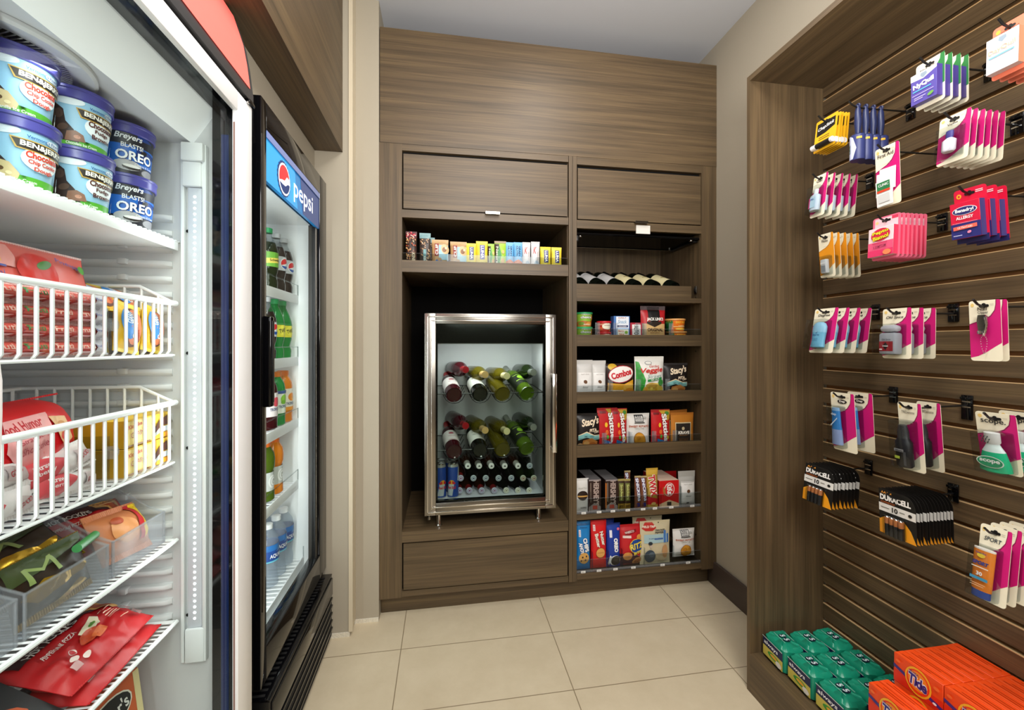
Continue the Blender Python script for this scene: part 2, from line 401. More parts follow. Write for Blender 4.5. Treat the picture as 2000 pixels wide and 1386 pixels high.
# ================================================================= slat wall niche on the right
NX, NY, NZ = 1.04, 1.314, 2.126
nf = empty('display_niche', (0, 0, 0), label='deep wooden framed display niche on the right holding the slat wall', category='niche')
part('side_panel', [(NX, 1.334, 1.3, NY, 0, NZ)], 'wood_z', nf)
part('top_panel', [(NX, 1.334, -1.6, 1.2995, 2.108, NZ)], 'wood_y', nf)
part('platform', [(NX, 1.334, -1.6, 1.2995, 0, .133)], 'wood_y', nf)
part('side_panel', [(NX, 1.334, -1.62, -1.601, 0, NZ)], 'wood_z', nf)
sw = MB(); SX = 1.33; z0g, per = .2294, .0636
sw.box(1.345, 1.358, -1.6, 1.30, .134, 2.108, 'groove')
zs = [.134] + [z0g + k * per for k in range(30)] + [2.108]
for i in range(len(zs) - 1):
    a, c = zs[i] + (0 if i == 0 else .0), zs[i + 1] - (.0115 if i < len(zs) - 2 else 0)
    if i: a = zs[i]
    sw.box(SX, 1.3445, -1.6, 1.2995, a, c - .0004, 'wood_y')
    if i < len(zs) - 2: sw.box(SX + .0006, 1.344, -1.6, 1.2995, c - .0004, c, 'lit_mdf_edge')
    if i: sw.box(SX - .0004, SX + .003, -1.6, 1.2995, a + .0, a + .0012, 'wood_y')
    if i < len(zs) - 2: sw.box(SX - .0005, SX + .002, -1.6, 1.2995, c - .0018, c + .0002, 'lit_mdf_edge')
sw.build('slat_wall', label='brown wooden slat wall with horizontal grooves behind the hanging goods', category='slat wall')
# ================================================================= wine cooler inside the cabinet
X0, X1, Z0, Z1 = -.088, .515, .434, 1.337
WY = 1.906
wc = empty('wine_cooler', (0, 0, 0), label='small glass door wine cooler with steel frame standing in the cabinet bay', category='cooler')
def mb(fn, name, parent=None, **kw):
    b = MB(); fn(b); return b.build(name, parent, **kw)
def boxes(name, parent, m, *bs, bev=0, **kw):
    b = MB()
    for q in bs: b.box(*q[:6], q[6] if len(q) > 6 else m, bev)
    return b.build(name, parent, **kw)
IX0, IX1, IY1, IZ0, IZ1 = -.052, .478, 2.27, .475, 1.205
boxes('cabinet_body', wc, 'black_plastic', (X0 + .005, IX0, WY + .035, 2.33, Z0 + .012, Z1 + .004), (IX1, X1 - .005, WY + .035, 2.33, Z0 + .012, Z1 + .004),
      (IX0, IX1, WY + .035, 2.33, IZ1, Z1 + .004), (IX0, IX1, WY + .035, 2.33, Z0 + .012, IZ0), (IX0, IX1, IY1, 2.33, IZ0, IZ1))
boxes('liner', wc, 'white_liner', (IX0 + .0005, IX0 + .004, WY + .045, IY1 - .004, IZ0, IZ1), (IX1 - .004, IX1 - .0005, WY + .045, IY1 - .004, IZ0, IZ1),
      (IX0 + .0005, IX1 - .0005, IY1 - .004, IY1 - .0005, IZ0, IZ1), (IX0 + .004, IX1 - .004, WY + .045, IY1 - .004, IZ0 + .0005, IZ0 + .004, 'led_case'),
      (IX0 + .004, IX1 - .004, WY + .045, IY1 - .004, IZ1 - .004, IZ1 - .0005))
door = boxes('door', wc, 'steel', (X0, X0 + .05, WY, WY + .032, Z0, Z1), (X1 - .05, X1, WY, WY + .032, Z0, Z1),
             (X0 + .05, X1 - .05, WY, WY + .032, Z1 - .046, Z1), (X0 + .05, X1 - .05, WY, WY + .032, Z0, Z0 + .055), bev=.002)
boxes('frame_bead', door, 'steel_bright', (X0 + .012, X0 + .016, WY - .004, WY, Z0 + .012, Z1 - .012), (X0 + .03, X0 + .034, WY - .004, WY, Z0 + .03, Z1 - .03),
      (X1 - .016, X1 - .012, WY - .004, WY, Z0 + .012, Z1 - .012), (X1 - .034, X1 - .030, WY - .004, WY, Z0 + .03, Z1 - .03),
      (X0 + .012, X1 - .012, WY - .004, WY, Z1 - .016, Z1 - .012), (X0 + .03, X1 - .03, WY - .004, WY, Z1 - .034, Z1 - .030),
      (X0 + .012, X1 - .012, WY - .004, WY, Z0 + .012, Z0 + .016), (X0 + .03, X1 - .03, WY - .004, WY, Z0 + .034, Z0 + .038), bev=.0008)
boxes('header_band', door, 'black_gloss', (X0 + .05, X1 - .05, WY + .012, WY + .018, 1.203, Z1 - .046), (X0 + .05, X0 + .058, WY + .012, WY + .03, Z0 + .055, 1.203),
      (X1 - .058, X1 - .05, WY + .012, WY + .03, Z0 + .055, 1.203), (X0 + .05, X1 - .05, WY + .012, WY + .03, Z0 + .055, Z0 + .062))
boxes('door_pane', door, 'cooler_glass', (X0 + .05, X1 - .05, WY + .008, WY + .011, Z0 + .055, Z1 - .046))
boxes('handle', door, 'chrome', (X1 - .024, X1 - .002, WY - .03, WY - .022, .70, 1.063), (X1 - .024, X1 - .002, WY - .022, WY - .001, .70, .72), (X1 - .024, X1 - .002, WY - .022, WY - .001, 1.043, 1.063), bev=.002)
for x in (-.025, .44):
    for y in (1.945, 2.28):
        mb(lambda b: b.lathe([(.011, .3745, 'chrome'), (.014, .3765, 'chrome'), (.011, .384, 'chrome'), (.011, Z0 + .012, 'chrome')], 14, Matrix.Translation((x, y, 0))), 'foot', wc)
mb(lambda b: (b.lathe([(.009, 0, 'black_plastic'), (.009, .012, 'steel'), (.004, .012, 'steel'), (.004, .02, 'steel')], 12, Matrix.Translation((X0 + .02, WY + .02, .412)))), 'lock', wc)

# black wire racks
RZ = (.968, .706)
def rack(z):
    def fn(b):
        x0, x1, y0, y1 = IX0 + .008, IX1 - .008, 1.975, 2.25
        b.tube([(x0, y0, z), (x1, y0, z), (x1, y1, z + .012), (x0, y1, z + .012)], .0026, 'black_wire', 6, closed=True)
        for k in range(4):
            cx = [on_y(u, 700, 1.975).x for u in (887, 938, 982, 1030)][k]
            for yy in (y0, 2.06, 2.16, y1 - .004):
                zz = z + .012 * (yy - y0) / (y1 - y0)
                b.tube([(cx - .052, yy, zz)] + [(cx + .048 * math.sin(R(a)), yy, zz - .045 * math.cos(R(a)) * (1 if abs(a) < 80 else 1)) for a in range(-75, 76, 25)] + [(cx + .052, yy, zz)], .0017, 'black_wire', 5)
            for dx in (-.03, 0, .03):
                b.tube([(cx + dx, y0, z - .04 + abs(dx) * .35), (cx + dx, y1, z - .03 + abs(dx) * .35)], .0015, 'black_wire', 5)
    return fn
for z, nm in zip(RZ, ('upper', 'lower')):
    mb(rack(z), 'wire_rack', label='black wire bottle rack, %s of the two in the wine cooler' % nm, category='rack')

def wine(glassm, capm, labm, labs=None, L_=.30, r=.0375, name='wine_bottle', lay=1):
    """bottle standing at origin, label facing -y"""
    t = empty(name)
    b = MB(); b.lathe([(r * .82, .004, glassm), (r * .95, 0, glassm), (r, .008, glassm), (r, L_ * .60, glassm), (r * .93, L_ * .66, glassm), (r * .6, L_ * .73, glassm), (.0155, L_ * .79, glassm), (.0145, L_ * .86, glassm), (.0145, L_ * .99, glassm)], 24)
    b.build('glass_body', t)
    b = MB(); b.lathe([(.0152, L_ * .80, capm), (.0155, L_ * .85, capm), (.0156, L_ - .012, capm), (.0165, L_ - .010, capm), (.0162, L_, capm), (.010, L_ + .0004, capm)], 20); b.build('capsule', t)
    if labm:
        b = MB(); n = 18; z0, z1 = L_ * .16, L_ * .50
        b.grid(lambda u, v: ((r + .0006) * math.sin((u - .5) * 3.6), -(r + .0006) * math.cos((u - .5) * 3.6), z0 + (z1 - z0) * v), n, 4, labm)
        if labs: art(b, cyl(lambda z: r), labs, 1.2, d0=.0010)
        b.build('label', t)
    return t
def lay(t, p0, p1, roll=0):
    """lay a standing bottle with base at p0 and neck toward p1, label up"""
    p0, p1 = Vector(p0), Vector(p1); z = (p1 - p0).normalized()
    y = -Vector((0, 0, 1)); y = (y - z * y.dot(z)).normalized(); x = y.cross(z)
    m = Matrix((x, y, z)).transposed().to_4x4() @ Matrix.Rotation(R(roll), 4, 'Z'); t.location = p0; t.rotation_euler = m.to_euler()
mat('red_capsule', '#B02028', .25, .3); mat('cream_capsule', '#D8CC98', .35); mat('tan_capsule', '#C9A468', .35); mat('grey_capsule', '#8D9088', .3, .3)
WINE = [('rose_wine', 'red_capsule', '#E8DEDC', [('r', -2.2, 5.2, 2.2, 5.5, '#A03040'), ('t', 'Moscato', 0, 9, 3.4, .9, '#A03040'), ('e', 0, 11.6, 1.2, .9, '#B05060')], 'rose wine bottle with pink label'),
        ('dark_glass', 'grey_capsule', '#EFECE4', [('t', 'MERLOT', 0, 9.5, 4.0, .9, '#333333'), ('t', 'WOODBRIDGE', 0, 12.2, 4.4, .6, '#555555')], 'dark red wine bottle with broad white label'),
        ('yellow_wine', 'cream_capsule', None, None, 'golden white wine bottle without a label in sight'),
        ('lime_wine', 'grey_capsule', '#1E2418', [('r', -3, 8.0, 3, 8.6, '#8FB040'), ('e', 0, 11.0, 1.4, 1.6, '#8FC030'), ('r', -3, 13.2, 3, 13.6, '#8FB040')], 'pale green wine bottle with dark striped label')]
BX = [on_y(u, 700, 1.975).x for u in (887, 938, 982, 1030)]
protos = [wine(g, c, l, a) for g, c, l, a, d in WINE]
fcap = [('rose_wine', 'red_capsule', 'red capped'), ('yellow_wine', 'tan_capsule', 'tan corked'), ('yellow_wine', 'cream_capsule', 'cream capped'), ('green_glass', 'grey_capsule', 'silver capped')]
fprot = [wine(g, c, None) for g, c, d in fcap]
for ri, (z, nm) in enumerate(zip(RZ, ('upper', 'lower'))):
    for k in range(4):
        t = protos[k] if ri == 0 else dup(protos[k])
        bx = on_y([887, 938, 982, 1030][k], 700, 1.966).x; ex = on_y([872, 917, 953, 986][k], 700, 2.24).x
        lay(t, (bx, 1.966, z - .004), (ex, 2.25, z + [.068, .070, .066, .105][k]), 0)
        t['label'] = '%s on the %s wine cooler rack' % (WINE[k][4], nm); t['category'] = 'wine bottle'; t['group'] = 'wine bottles on the wine cooler racks'
        t = fprot[k] if ri == 0 else dup(fprot[k])
        fx = on_y([908, 946, 988, 1040][k], 700, 1.985); fz = z + [.112, .088, .080, .096][k]
        lay(t, (fx.x + [-.055, -.05, -.045, -.02][k], 2.264, fz - .010), (fx.x, 1.985, fz), 0)
        t['label'] = '%s wine bottle neck first on the %s cooler rack' % (fcap[k][2], nm); t['category'] = 'wine bottle'; t['group'] = 'wine bottles on the wine cooler racks'
# beer bottles stacked on the cooler floor, caps to the door
def beer(glassm, foil, cap, ink):
    t = empty('beer_bottle'); L_ = .215; r = .0285
    b = MB(); b.lathe([(r * .9, 0, glassm), (r, .006, glassm), (r, .125, glassm), (r * .8, .145, glassm), (.0155, .165, glassm), (.0135, .19, foil or glassm), (.0132, .208, foil or glassm)], 20); b.build('glass_body', t)
    b = MB(); b.lathe([(.0142, .206, cap), (.0146, .209, cap), (.0132, .2135, cap), (.006, .2145, cap)], 21)
    art(b, lambda a, c, d: (a, c, .2145 + d), [('e', 0, 0, 1.22, 1.22, cap), ('e', 0, 0, 1.0, 1.0, ink if ink != '#222222' else '#F2F0EE'), ('e', 0, 0, .8, .8, cap if ink != '#222222' else '#F2F0EE'), ('r', -.5, -.12, .5, .25, ink), ('e', 0, -.25, .3, .2, ink)])
    b.build('crown_cap', t); return t
kinds = {'w': (beer('amber_glass', '#B8B4AC', '#F2F0EE', '#222222'), 'white capped amber beer bottle'), 'b': (beer('dark_glass', None, '#CCD4DC', '#1C2C50'), 'blue ringed cap beer bottle'),
         'g': (beer('green_glass', None, '#C9CBB8', '#7A3024'), 'grey capped green beer bottle'), 'r': (beer('amber_glass', '#7A1418', '#C8CCE0', '#7A2860'), 'purple capped beer bottle with red neck foil'),
         's': (beer('dark_glass', None, '#E6E4D8', '#8A8060'), 'cream capped dark beer bottle')}
rows = [([898, 917, 941, 966, 989, 1012, 1034], 954, 'rrrrsss', 'bottom'), ([900, 925, 949, 974, 999, 1022, 1043], 934, 'rbbbbgg', 'middle'), ([887, 914, 936, 960, 986, 1012, 1035], 910, 'wwwwwwb', 'top')]
used = set()
ordn = ['first', 'second', 'third', 'fourth', 'fifth', 'sixth', 'seventh', 'eighth', 'ninth', 'tenth', 'eleventh', 'twelfth']
for us, v, ks, rn in rows:
    for i, (u, kk) in enumerate(zip(us, ks)):
        p = on_y(u, v + (4 if rn == 'bottom' else 0), 2.0)
        t = kinds[kk][0] if kk not in used else dup(kinds[kk][0]); used.add(kk)
        lay(t, (p.x - .012, 2.214, p.z - .002 + .001 * i), (p.x, 2.0, p.z))
        t['label'] = '%s, %s from left in the %s row' % (kinds[kk][1], ordn[i], rn); t['category'] = 'beer bottle'; t['group'] = 'beer bottles stacked on the wine cooler floor'
def tall_can():
    t = empty('energy_drink_can'); r = .0262
    b = MB(); b.lathe([(.020, 0, 'silver_film'), (.0262, .007, 'silver_film'), (r, .012, '#1C3F8F'), (r, .145, '#1C3F8F'), (.0225, .156, 'silver_film'), (.0228, .160, 'chrome'), (.020, .158, 'chrome')], 26)
    f = cyl(lambda z: r)
    art(b, f, [('p', [(-2.6, 1.3), (.3, 1.3), (1.2, 7), (-1.6, 7)], '#B9BCC2'), ('p', [(2.8, 8), (4.6, 8), (4.6, 14.3), (3.4, 14.3)], '#B9BCC2'), ('e', 0, 7.6, 1.2, 1.0, '#E8B020'),
                ('p', [(-1.9, 7.2), (-.3, 8.4), (-.2, 7.0), (-1.1, 6.6)], '#C81830'), ('p', [(1.9, 7.2), (.3, 8.4), (.2, 7.0), (1.1, 6.6)], '#C81830'), ('t', 'Red Bull', 0, 5.2, 3.6, 1.3, '#C81830', 0, 1)], 1.0)
    b.build('can_body', t); return t
cn = tall_can()
for i, (x, y, s) in enumerate(((-.018, 2.006, 'front left'), (.040, 2.004, 'front right'), (-.02, 2.072, 'rear left'), (.033, 2.07, 'rear right'))):
    t = cn if i == 0 else dup(cn); t.location = (x, y, IZ0 + .0045); t.rotation_euler = (0, 0, R([25, -15, 60, 0][i]))
    t['label'] = 'slim blue and silver energy drink can, %s of four in the wine cooler' % s; t['category'] = 'can'; t['group'] = 'energy drink cans in the wine cooler'

# ================================================================= drinks cooler with a sign over its glass door
dc = empty('drinks_cooler', (0, 0, 0), label='black upright drinks cooler with glass door and lit blue sign', category='cooler')
DX, DY0, DY1, DT, DB = -.47, 1.180, 1.790, 1.847, .300
GY0, GY1, GZ0, GZ1 = 1.215, 1.676, .392, 1.775
LY0, LY1 = 1.205, 1.745
boxes('cabinet_body', dc, 'black_plastic', (-1.15, -.511, 1.135, LY0 - .003, .03, DT), (-1.15, -.511, LY1 + .003, 1.803, .03, DT), (-1.15, -.511, LY0 - .003, LY1 + .003, 1.665, DT),
      (-1.15, -.511, LY0 - .003, LY1 + .003, .03, .335), (-1.15, -1.08, LY0 - .003, LY1 + .003, .335, 1.665))
boxes('liner', dc, 'white_plastic', (-1.079, -.515, LY0 - .0025, LY0, .336, 1.664), (-1.079, -.515, LY1, LY1 + .0025, .336, 1.664), (-1.079, -1.076, LY0, LY1, .336, 1.664),
      (-1.076, -.515, LY0, LY1, 1.661, 1.664), (-1.076, -.515, LY0, LY1, .336, .339))
ddoor = boxes('door', dc, 'black_gloss', (DX - .039, DX, DY0, GY0, DB, DT), (DX - .039, DX, GY1 + .028, DY1, DB, DT), (DX - .039, DX, GY0, GY1 + .028, GZ1, DT), (DX - .039, DX, GY0, GY1 + .028, DB, GZ0), bev=.003)
boxes('inner_frame', ddoor, 'black_plastic', (DX - .034, DX - .010, GY1 + .001, GY1 + .027, GZ0, GZ1 - .13), (DX - .012, DX - .008, GY1 + .010, GY1 + .020, GZ0, GZ1 - .13, 'steel'))
boxes('door_pane', ddoor, 'door_glass', (DX - .02, DX - .016, GY0, GY1 + .001, GZ0, GZ1))
boxes('strike_strip', ddoor, 'steel', (DX - .001, DX + .002, DY0 + .005, DY0 + .009, .5, 1.75))
b = MB(); 
hz0, hz1 = on_x(530, 795, -.447).z, on_x(530, 617, -.447).z
b.box(-.4695, -.446, 1.1805, 1.206, hz0, hz1, 'black_gloss', .005); b.box(-.447, -.4445, 1.186, 1.2, hz0 + .012, hz1 - .012, 'black_plastic', .001)
b.build('handle', ddoor)
# sign
mat('sign_blue', '#1E7FC4', .3, emit=.28); mat('sign_cyan', '#37A6E6', .3, emit=.35); mat('sign_navy', '#3A5290', .3, emit=.16); mat('sign_white', '#F2F6FA', .3, emit=.35); mat('sign_red', '#E03038', .3, emit=.35); mat('sign_top', '#8494CC', .3, emit=.12)
b = MB(); SY0, SY1, SZ0, SZ1 = GY0 + .001, GY1 + .026, 1.640, 1.774
b.box(DX - .014, DX - .004, SY0, SY1, SZ0, SZ1, 'sign_blue')
sg = lambda a, c, d: (DX - .004 + d, SY0 + a, SZ0 + c)
W_ = (SY1 - SY0) * 100
globe = [('e', 13.3, 5.2, 4.7, 4.7, 'sign_white')]
n = 22
bump_ = [(13.0 + (5.0 + .35 * (i % 2)) * math.cos(2 * math.pi * i / (2 * n)), 5.2 + (5.0 + .35 * (i % 2)) * math.sin(2 * math.pi * i / (2 * n))) for i in range(2 * n)]
def arcpts(a0, a1, r=4.1, cx=13.3, cy=5.2, n=12): return [(cx + r * math.cos(R(a0 + (a1 - a0) * i / n)), cy + r * math.sin(R(a0 + (a1 - a0) * i / n))) for i in range(n + 1)]
wave_r = arcpts(18, 198) + [(11.5, 4.6), (13.4, 4.9), (15.2, 6.6)]
wave_b = arcpts(205, 352) + [(16.0, 4.6), (14.0, 3.4), (11.6, 3.3)]
art(b, sg, [('p', [(0, 0), (25, 0), (22, 13.4), (0, 13.4)], 'sign_cyan'), ('p', [(30, 0), (W_, 0), (W_, 13.4), (27, 13.4)], 'sign_navy'), ('p', bump_, '#24468C')] + globe +
    [('p', wave_r, 'sign_red'), ('p', wave_b, '#24468C'), ('t', 'pepsi', 30.6, 5.0, 19.5, 7.6, 'sign_white', 0, .6), ('r', 0, 11.3, W_, 11.5, '#103060'), ('r', 0, 11.5, W_, 13.4, 'sign_top')])  # top band: lavender reflection painted across the sign
b.build('sign_panel', dc)
# kick grille
b = MB()
b.box(-.60, -.452, 1.188, 1.802, .02, .262, 'black_plastic', .004); b.box(-.52, -.4505, 1.188, 1.802, .262, .2675, 'black_gloss', .002)
for i in range(30): b.box(-.512, -.47, 1.20 + i * .0195, 1.208 + i * .0195, .2675, .2685, 'gap')
for i in range(5): b.box(-.4525, -.4485, 1.21, 1.785, .030 + i * .030, .048 + i * .030, 'gap', 0); b.box(-.4525, -.446, 1.195, 1.797, .048 + i * .030, .0565 + i * .030, 'black_gloss', .002)
b.box(-.4525, -.4465, 1.195, 1.797, .186, .255, 'black_gloss', .003)
b.build('kick_grille', dc)
mb(lambda b: (b.lathe([(.012, DT, 'white_plastic'), (.012, DT + .012, 'white_plastic'), (.005, DT + .014, 'white_plastic')], 12, Matrix.Translation((-.50, 1.755, 0)))), 'hinge_cap', dc)
mb(lambda b: b.box(-.56, -.515, LY0 + .002, LY0 + .018, .42, 1.62, 'led_case', .003), 'lamp_strip', dc)
CZ = [1.385, 1.147, .909, .671, .372]
shelf_names = ['top', 'second', 'third', 'fourth', 'bottom']
for i, z in enumerate(CZ):
    def fn(b):
        x0 = -.560 if i < 4 else -.54
        b.box(x0 - .004, x0, LY0 + .002, LY1 - .001, z - .030, z + .004, 'white_wire', .002)
        for k in range(22): y = LY0 + .015 + k * .0245; b.tube([(x0 - .004, y, z - .006), (-1.06, y, z - .006)], .002, 'white_wire', 5)
        b.box(-1.06, -1.056, LY0 + .002, LY1 - .001, z - .012, z, 'white_wire')
        if i < 4: b.tube([(x0 - .002, LY0 + .004, z + .042), (x0 - .002, LY1 - .004, z + .042)], .0022, 'clear_plastic', 6)
        b.tube([(x0 - .002, LY1 - .003, z), (x0 - .002, LY1 - .003, z + .042)], .002, 'clear_plastic', 5)
    mb(fn, 'cooler_shelf', label='white wire shelf in the drinks cooler, %s of the five' % shelf_names[i], category='shelf')
def pet(prof, seg, labz, labcol, ops, capc, rr, ph=0):
    t = empty('drink_bottle'); b = MB(); b.lathe(prof, seg); b.build('bottle_body', t)
    h = prof[-1][1]; b = MB(); b.lathe([(rr[1], h - .004, capc), (rr[1] + .0003, h + .012, capc), (rr[1] - .003, h + .0135, capc)], 18); b.build('cap', t)
    b = MB(); z0, z1 = labz; r = rr[0]
    b.grid(lambda u, v: ((r + .0007) * math.sin(u * 2 * math.pi), -(r + .0007) * math.cos(u * 2 * math.pi), z0 + (z1 - z0) * v), 28, 3, labcol)
    art(b, cyl(lambda z: r, ph), ops, 1.0, d0=.0012); b.build('label', t); return t
def soda(liq, capc, labcol, ops): return pet([(.024, 0, liq), (.030, .004, liq), (.031, .03, liq), (.026, .045, liq), (.031, .066, liq), (.032, .072, liq), (.032, .130, liq), (.0315, .138, liq), (.024, .163, liq), (.0135, .186, liq if liq == 'green_bottle' else 'clear_plastic'), (.0125, .200, liq if liq == 'green_bottle' else 'clear_plastic')], 26, (.078, .128), labcol, ops, capc, (.0322, .0145))
PH = .35
pep = soda('cola', '#C9CBCE', '#C4C8CC', [('e', 1, 10.3, 2.1, 2.1, '#F4F4F4'), ('p', arcpts(20, 200, 1.8, 1, 10.3) + [(.2, 10.0), (1.4, 10.4)], '#E02A30'), ('p', arcpts(205, 345, 1.8, 1, 10.3) + [(1.6, 9.5), (0, 9.5)], '#1E55A8')])
gin = soda('green_glass', '#1E9A58', '#6FAE3C', [('p', [(-3, 8.8), (4, 9.6), (4, 11.3), (-3, 10.5)], '#F0D860'), ('t', 'Schweppes', .8, 10.1, 5, 1.2, '#3A3018', 6, 1), ('e', 2.6, 12.0, .5, .5, '#D83030')])
grn = soda('green_bottle', '#2FA860', '#E9E03A', [('r', -10, 12.1, 10, 12.8, '#2E8B40'), ('e', 1, 10.2, 2.2, 1.9, '#F5EC50'), ('t', 'TWIST', 1, 10.2, 3.8, 1.5, '#1E2A18', 14, 1)])
def jug(liq, capc, labcol, ops): return pet([(.027, 0, liq), (.033, .005, liq), (.033, .03, liq), (.033, .135, liq), (.030, .150, liq), (.024, .163, liq), (.019, .170, liq), (.0185, .178, liq)], 26, (.045, .125), labcol, ops, capc, (.0333, .0200))
orj = jug('orange_juice', '#F07A20', '#F1E8D8', [('e', 1, 9.4, 1.6, 1.5, '#F0902A'), ('e', 1.8, 8.6, .8, .8, '#F8B840'), ('t', 'TROPICANA', 1, 7.0, 4.8, 1.0, '#284878', 0, 1), ('r', -10, 4.5, 10, 5.8, '#F09828')])
tea = jug('green_bottle', '#E07A20', '#EAF0E0', [('e', 1, 9.4, 1.6, 1.7, '#8CC63A'), ('e', .4, 8.4, .9, .7, '#6AA828'), ('t', 'TROPICANA', 1, 6.9, 4.8, 1.0, '#284878', 0, 1), ('r', -10, 11.5, 10, 12.5, '#30508C')])
pnk = jug('rose_wine', '#E07A20', '#F0E4E4', [('e', 1, 9.4, 1.6, 1.6, '#E05060'), ('t', 'TROPICANA', 1, 6.9, 4.8, 1.0, '#284878', 0, 1)])
def sport(liq): 
    t = pet([(.028, 0, liq), (.034, .005, liq), (.034, .03, liq), (.028, .05, liq), (.028, .095, liq), (.031, .10, liq), (.035, .115, liq), (.036, .14, liq), (.033, .16, liq), (.023, .178, liq), (.021, .186, liq)], 26, (.036, .098), '#C9CCC8', [('e', 1, 6.6, 1.7, 2.2, '#F0F0EC'), ('e', 1, 6.6, 1.2, 1.6, '#C9CCC8'), ('t', 'G', 1, 6.6, 1.6, 2.8, '#FFFFFF', 0, 1)], '#F0742A', (.0315, .0225)); return t
so, sr_, sg_ = sport('orange_juice'), sport('rose_wine'), sport('lime_wine')
wat = pet([(.026, 0, 'water_bottle'), (.032, .004, 'water_bottle'), (.032, .03, 'water_bottle'), (.029, .05, 'water_bottle'), (.032, .075, 'water_bottle'), (.033, .15, 'water_bottle'), (.030, .168, 'water_bottle'), (.016, .19, 'water_bottle'), (.0135, .198, 'water_bottle')], 26, (.088, .145), '#1B4C9C',
          [('p', [(-9, 12.4), (9, 12.8), (9, 14.5), (-9, 14.5)], '#2A74BE'), ('p', [(.2, 12.0), (2.2, 13.4), (3.6, 12.2)], '#5C9AD8'), ('r', -10.3, 8.8, 10.3, 9.3, '#6FC0D8'), ('t', 'AQUAFINA', 1.4, 10.7, 6.4, 1.5, '#FFFFFF', 0, 1)], '#F2F3F5', (.0333, .0150))
GN = 'drink bottles in the drinks cooler'
def stock(sets):
    for protos_, z, spots, text in sets:
        for i, (x, y) in enumerate(spots):
            pr, d = protos_[i]
            first = pr.get('label') is None
            t = pr if first else dup(pr)
            t.location = (x, y, z); t.rotation_euler = (0, 0, R(62))
            t['label'] = '%s, %s' % (d, text[i]); t['category'] = 'bottle'; t['group'] = GN
yr = [1.704, 1.632, 1.560]; xf = -.600
stock([
 ([(pep, 'cola bottle with round emblem'), (pep, 'cola bottle with round emblem'), (gin, 'green ginger ale bottle with yellow banner'), (pep, 'cola bottle with a grey cap'), (pep, 'cola bottle with a grey cap')], CZ[0], [(xf, yr[0]), (xf, yr[1]), (xf, yr[2]), (xf - .07, yr[0] - .01), (xf - .07, yr[1] - .01)],
  ['nearest the right wall, top shelf of the cooler', 'between its twin and the ginger ale, top shelf', 'beside the colas on the cooler top shelf', 'rear right on the top shelf', 'rear middle on the top shelf']),
 ([(grn, 'green lemon lime soda bottle'), (grn, 'green lemon lime soda bottle'), (pep, 'red labelled dark soda bottle')], CZ[1], [(xf, yr[0] - .015), (xf, yr[1] - .015), (xf, yr[2] - .015)],
  ['rightmost on the cooler second shelf', 'second from the right on the second shelf', 'behind the cooler door handle']),
 ([(orj, 'orange juice bottle with an orange cap'), (tea, 'green drink bottle with an orange cap'), (pnk, 'pink drink bottle partly behind the door edge')], CZ[2], [(xf, yr[0] - .01), (xf, yr[1] - .01), (xf, yr[2] - .01)],
  ['rightmost on the cooler third shelf', 'left of the orange juice', 'third shelf of the drinks cooler']),
 ([(sr_, 'red sports drink bottle'), (so, 'orange sports drink bottle'), (sg_, 'yellow green sports drink bottle')], CZ[3], [(xf - .075, yr[0] - .01), (xf - .005, yr[1] - .02), (xf - .005, yr[2] - .025)],
  ['set back at the right of the fourth shelf', 'in front of the red one, fourth shelf', 'leftmost in sight on the fourth shelf']),
 ([(wat, 'clear water bottle with blue label')] * 5, CZ[4], [(xf, yr[0]), (xf, yr[1]), (xf, yr[2]), (xf - .075, yr[0]), (xf - .075, yr[1])],
  ['rightmost in front on the cooler bottom shelf', 'second from the right in front, bottom shelf', 'third from the right in front, bottom shelf', 'behind the rightmost one', 'rear row, second from the right'])])
# ================================================================= ice cream freezer at the left
fz = empty('ice_cream_freezer', (0, 0, 0), label='upright freezer with white framed glass door and red lit header', category='freezer')
FY0, FY1 = .40, 1.084
LXF, LXB = -.505, -1.10
IY0_, IY1_ = .43, 1.035
CEI, FLO = 1.644, .30
boxes('cabinet_body', fz, 'black_plastic', (-1.17, LXF, FY0 - .01, IY0_ - .003, .03, 1.80), (-1.17, LXF, IY1_ + .003, FY1 + .004, .03, 1.80), (-1.17, LXF, IY0_ - .003, IY1_ + .003, 1.725, 1.80),
      (-1.17, LXF, IY0_ - .003, IY1_ + .003, .03, FLO - .004), (-1.17, LXB - .003, IY0_ - .003, IY1_ + .003, FLO - .004, 1.725))
def liner(b):
    b.box(LXB, LXF, IY0_ - .0025, IY0_, FLO, 1.72, 'white_liner'); b.box(LXB, LXF, IY1_, IY1_ + .0025, FLO, 1.72, 'white_liner')
    b.box(LXB - .0025, LXB, IY0_, IY1_, FLO, 1.72, 'white_liner'); b.box(LXB, LXF, IY0_, IY1_, FLO - .0035, FLO, 'white_liner')
    b.box(LXB, -.552, IY0_, IY1_, CEI, CEI + .01, 'white_liner')
mb(liner, 'liner', fz)
b = MB(); b.prism([(-.552, CEI), (-.506, 1.716), (-.506, 1.724), (-.552, 1.724)], lambda a, c, d: (a, IY1_ - d, c), .0005, IY1_ - IY0_ - .001, 'fascia_glow'); b.build('fascia_glow', fz)  # sloped ceiling fascia, glow added to brighten it
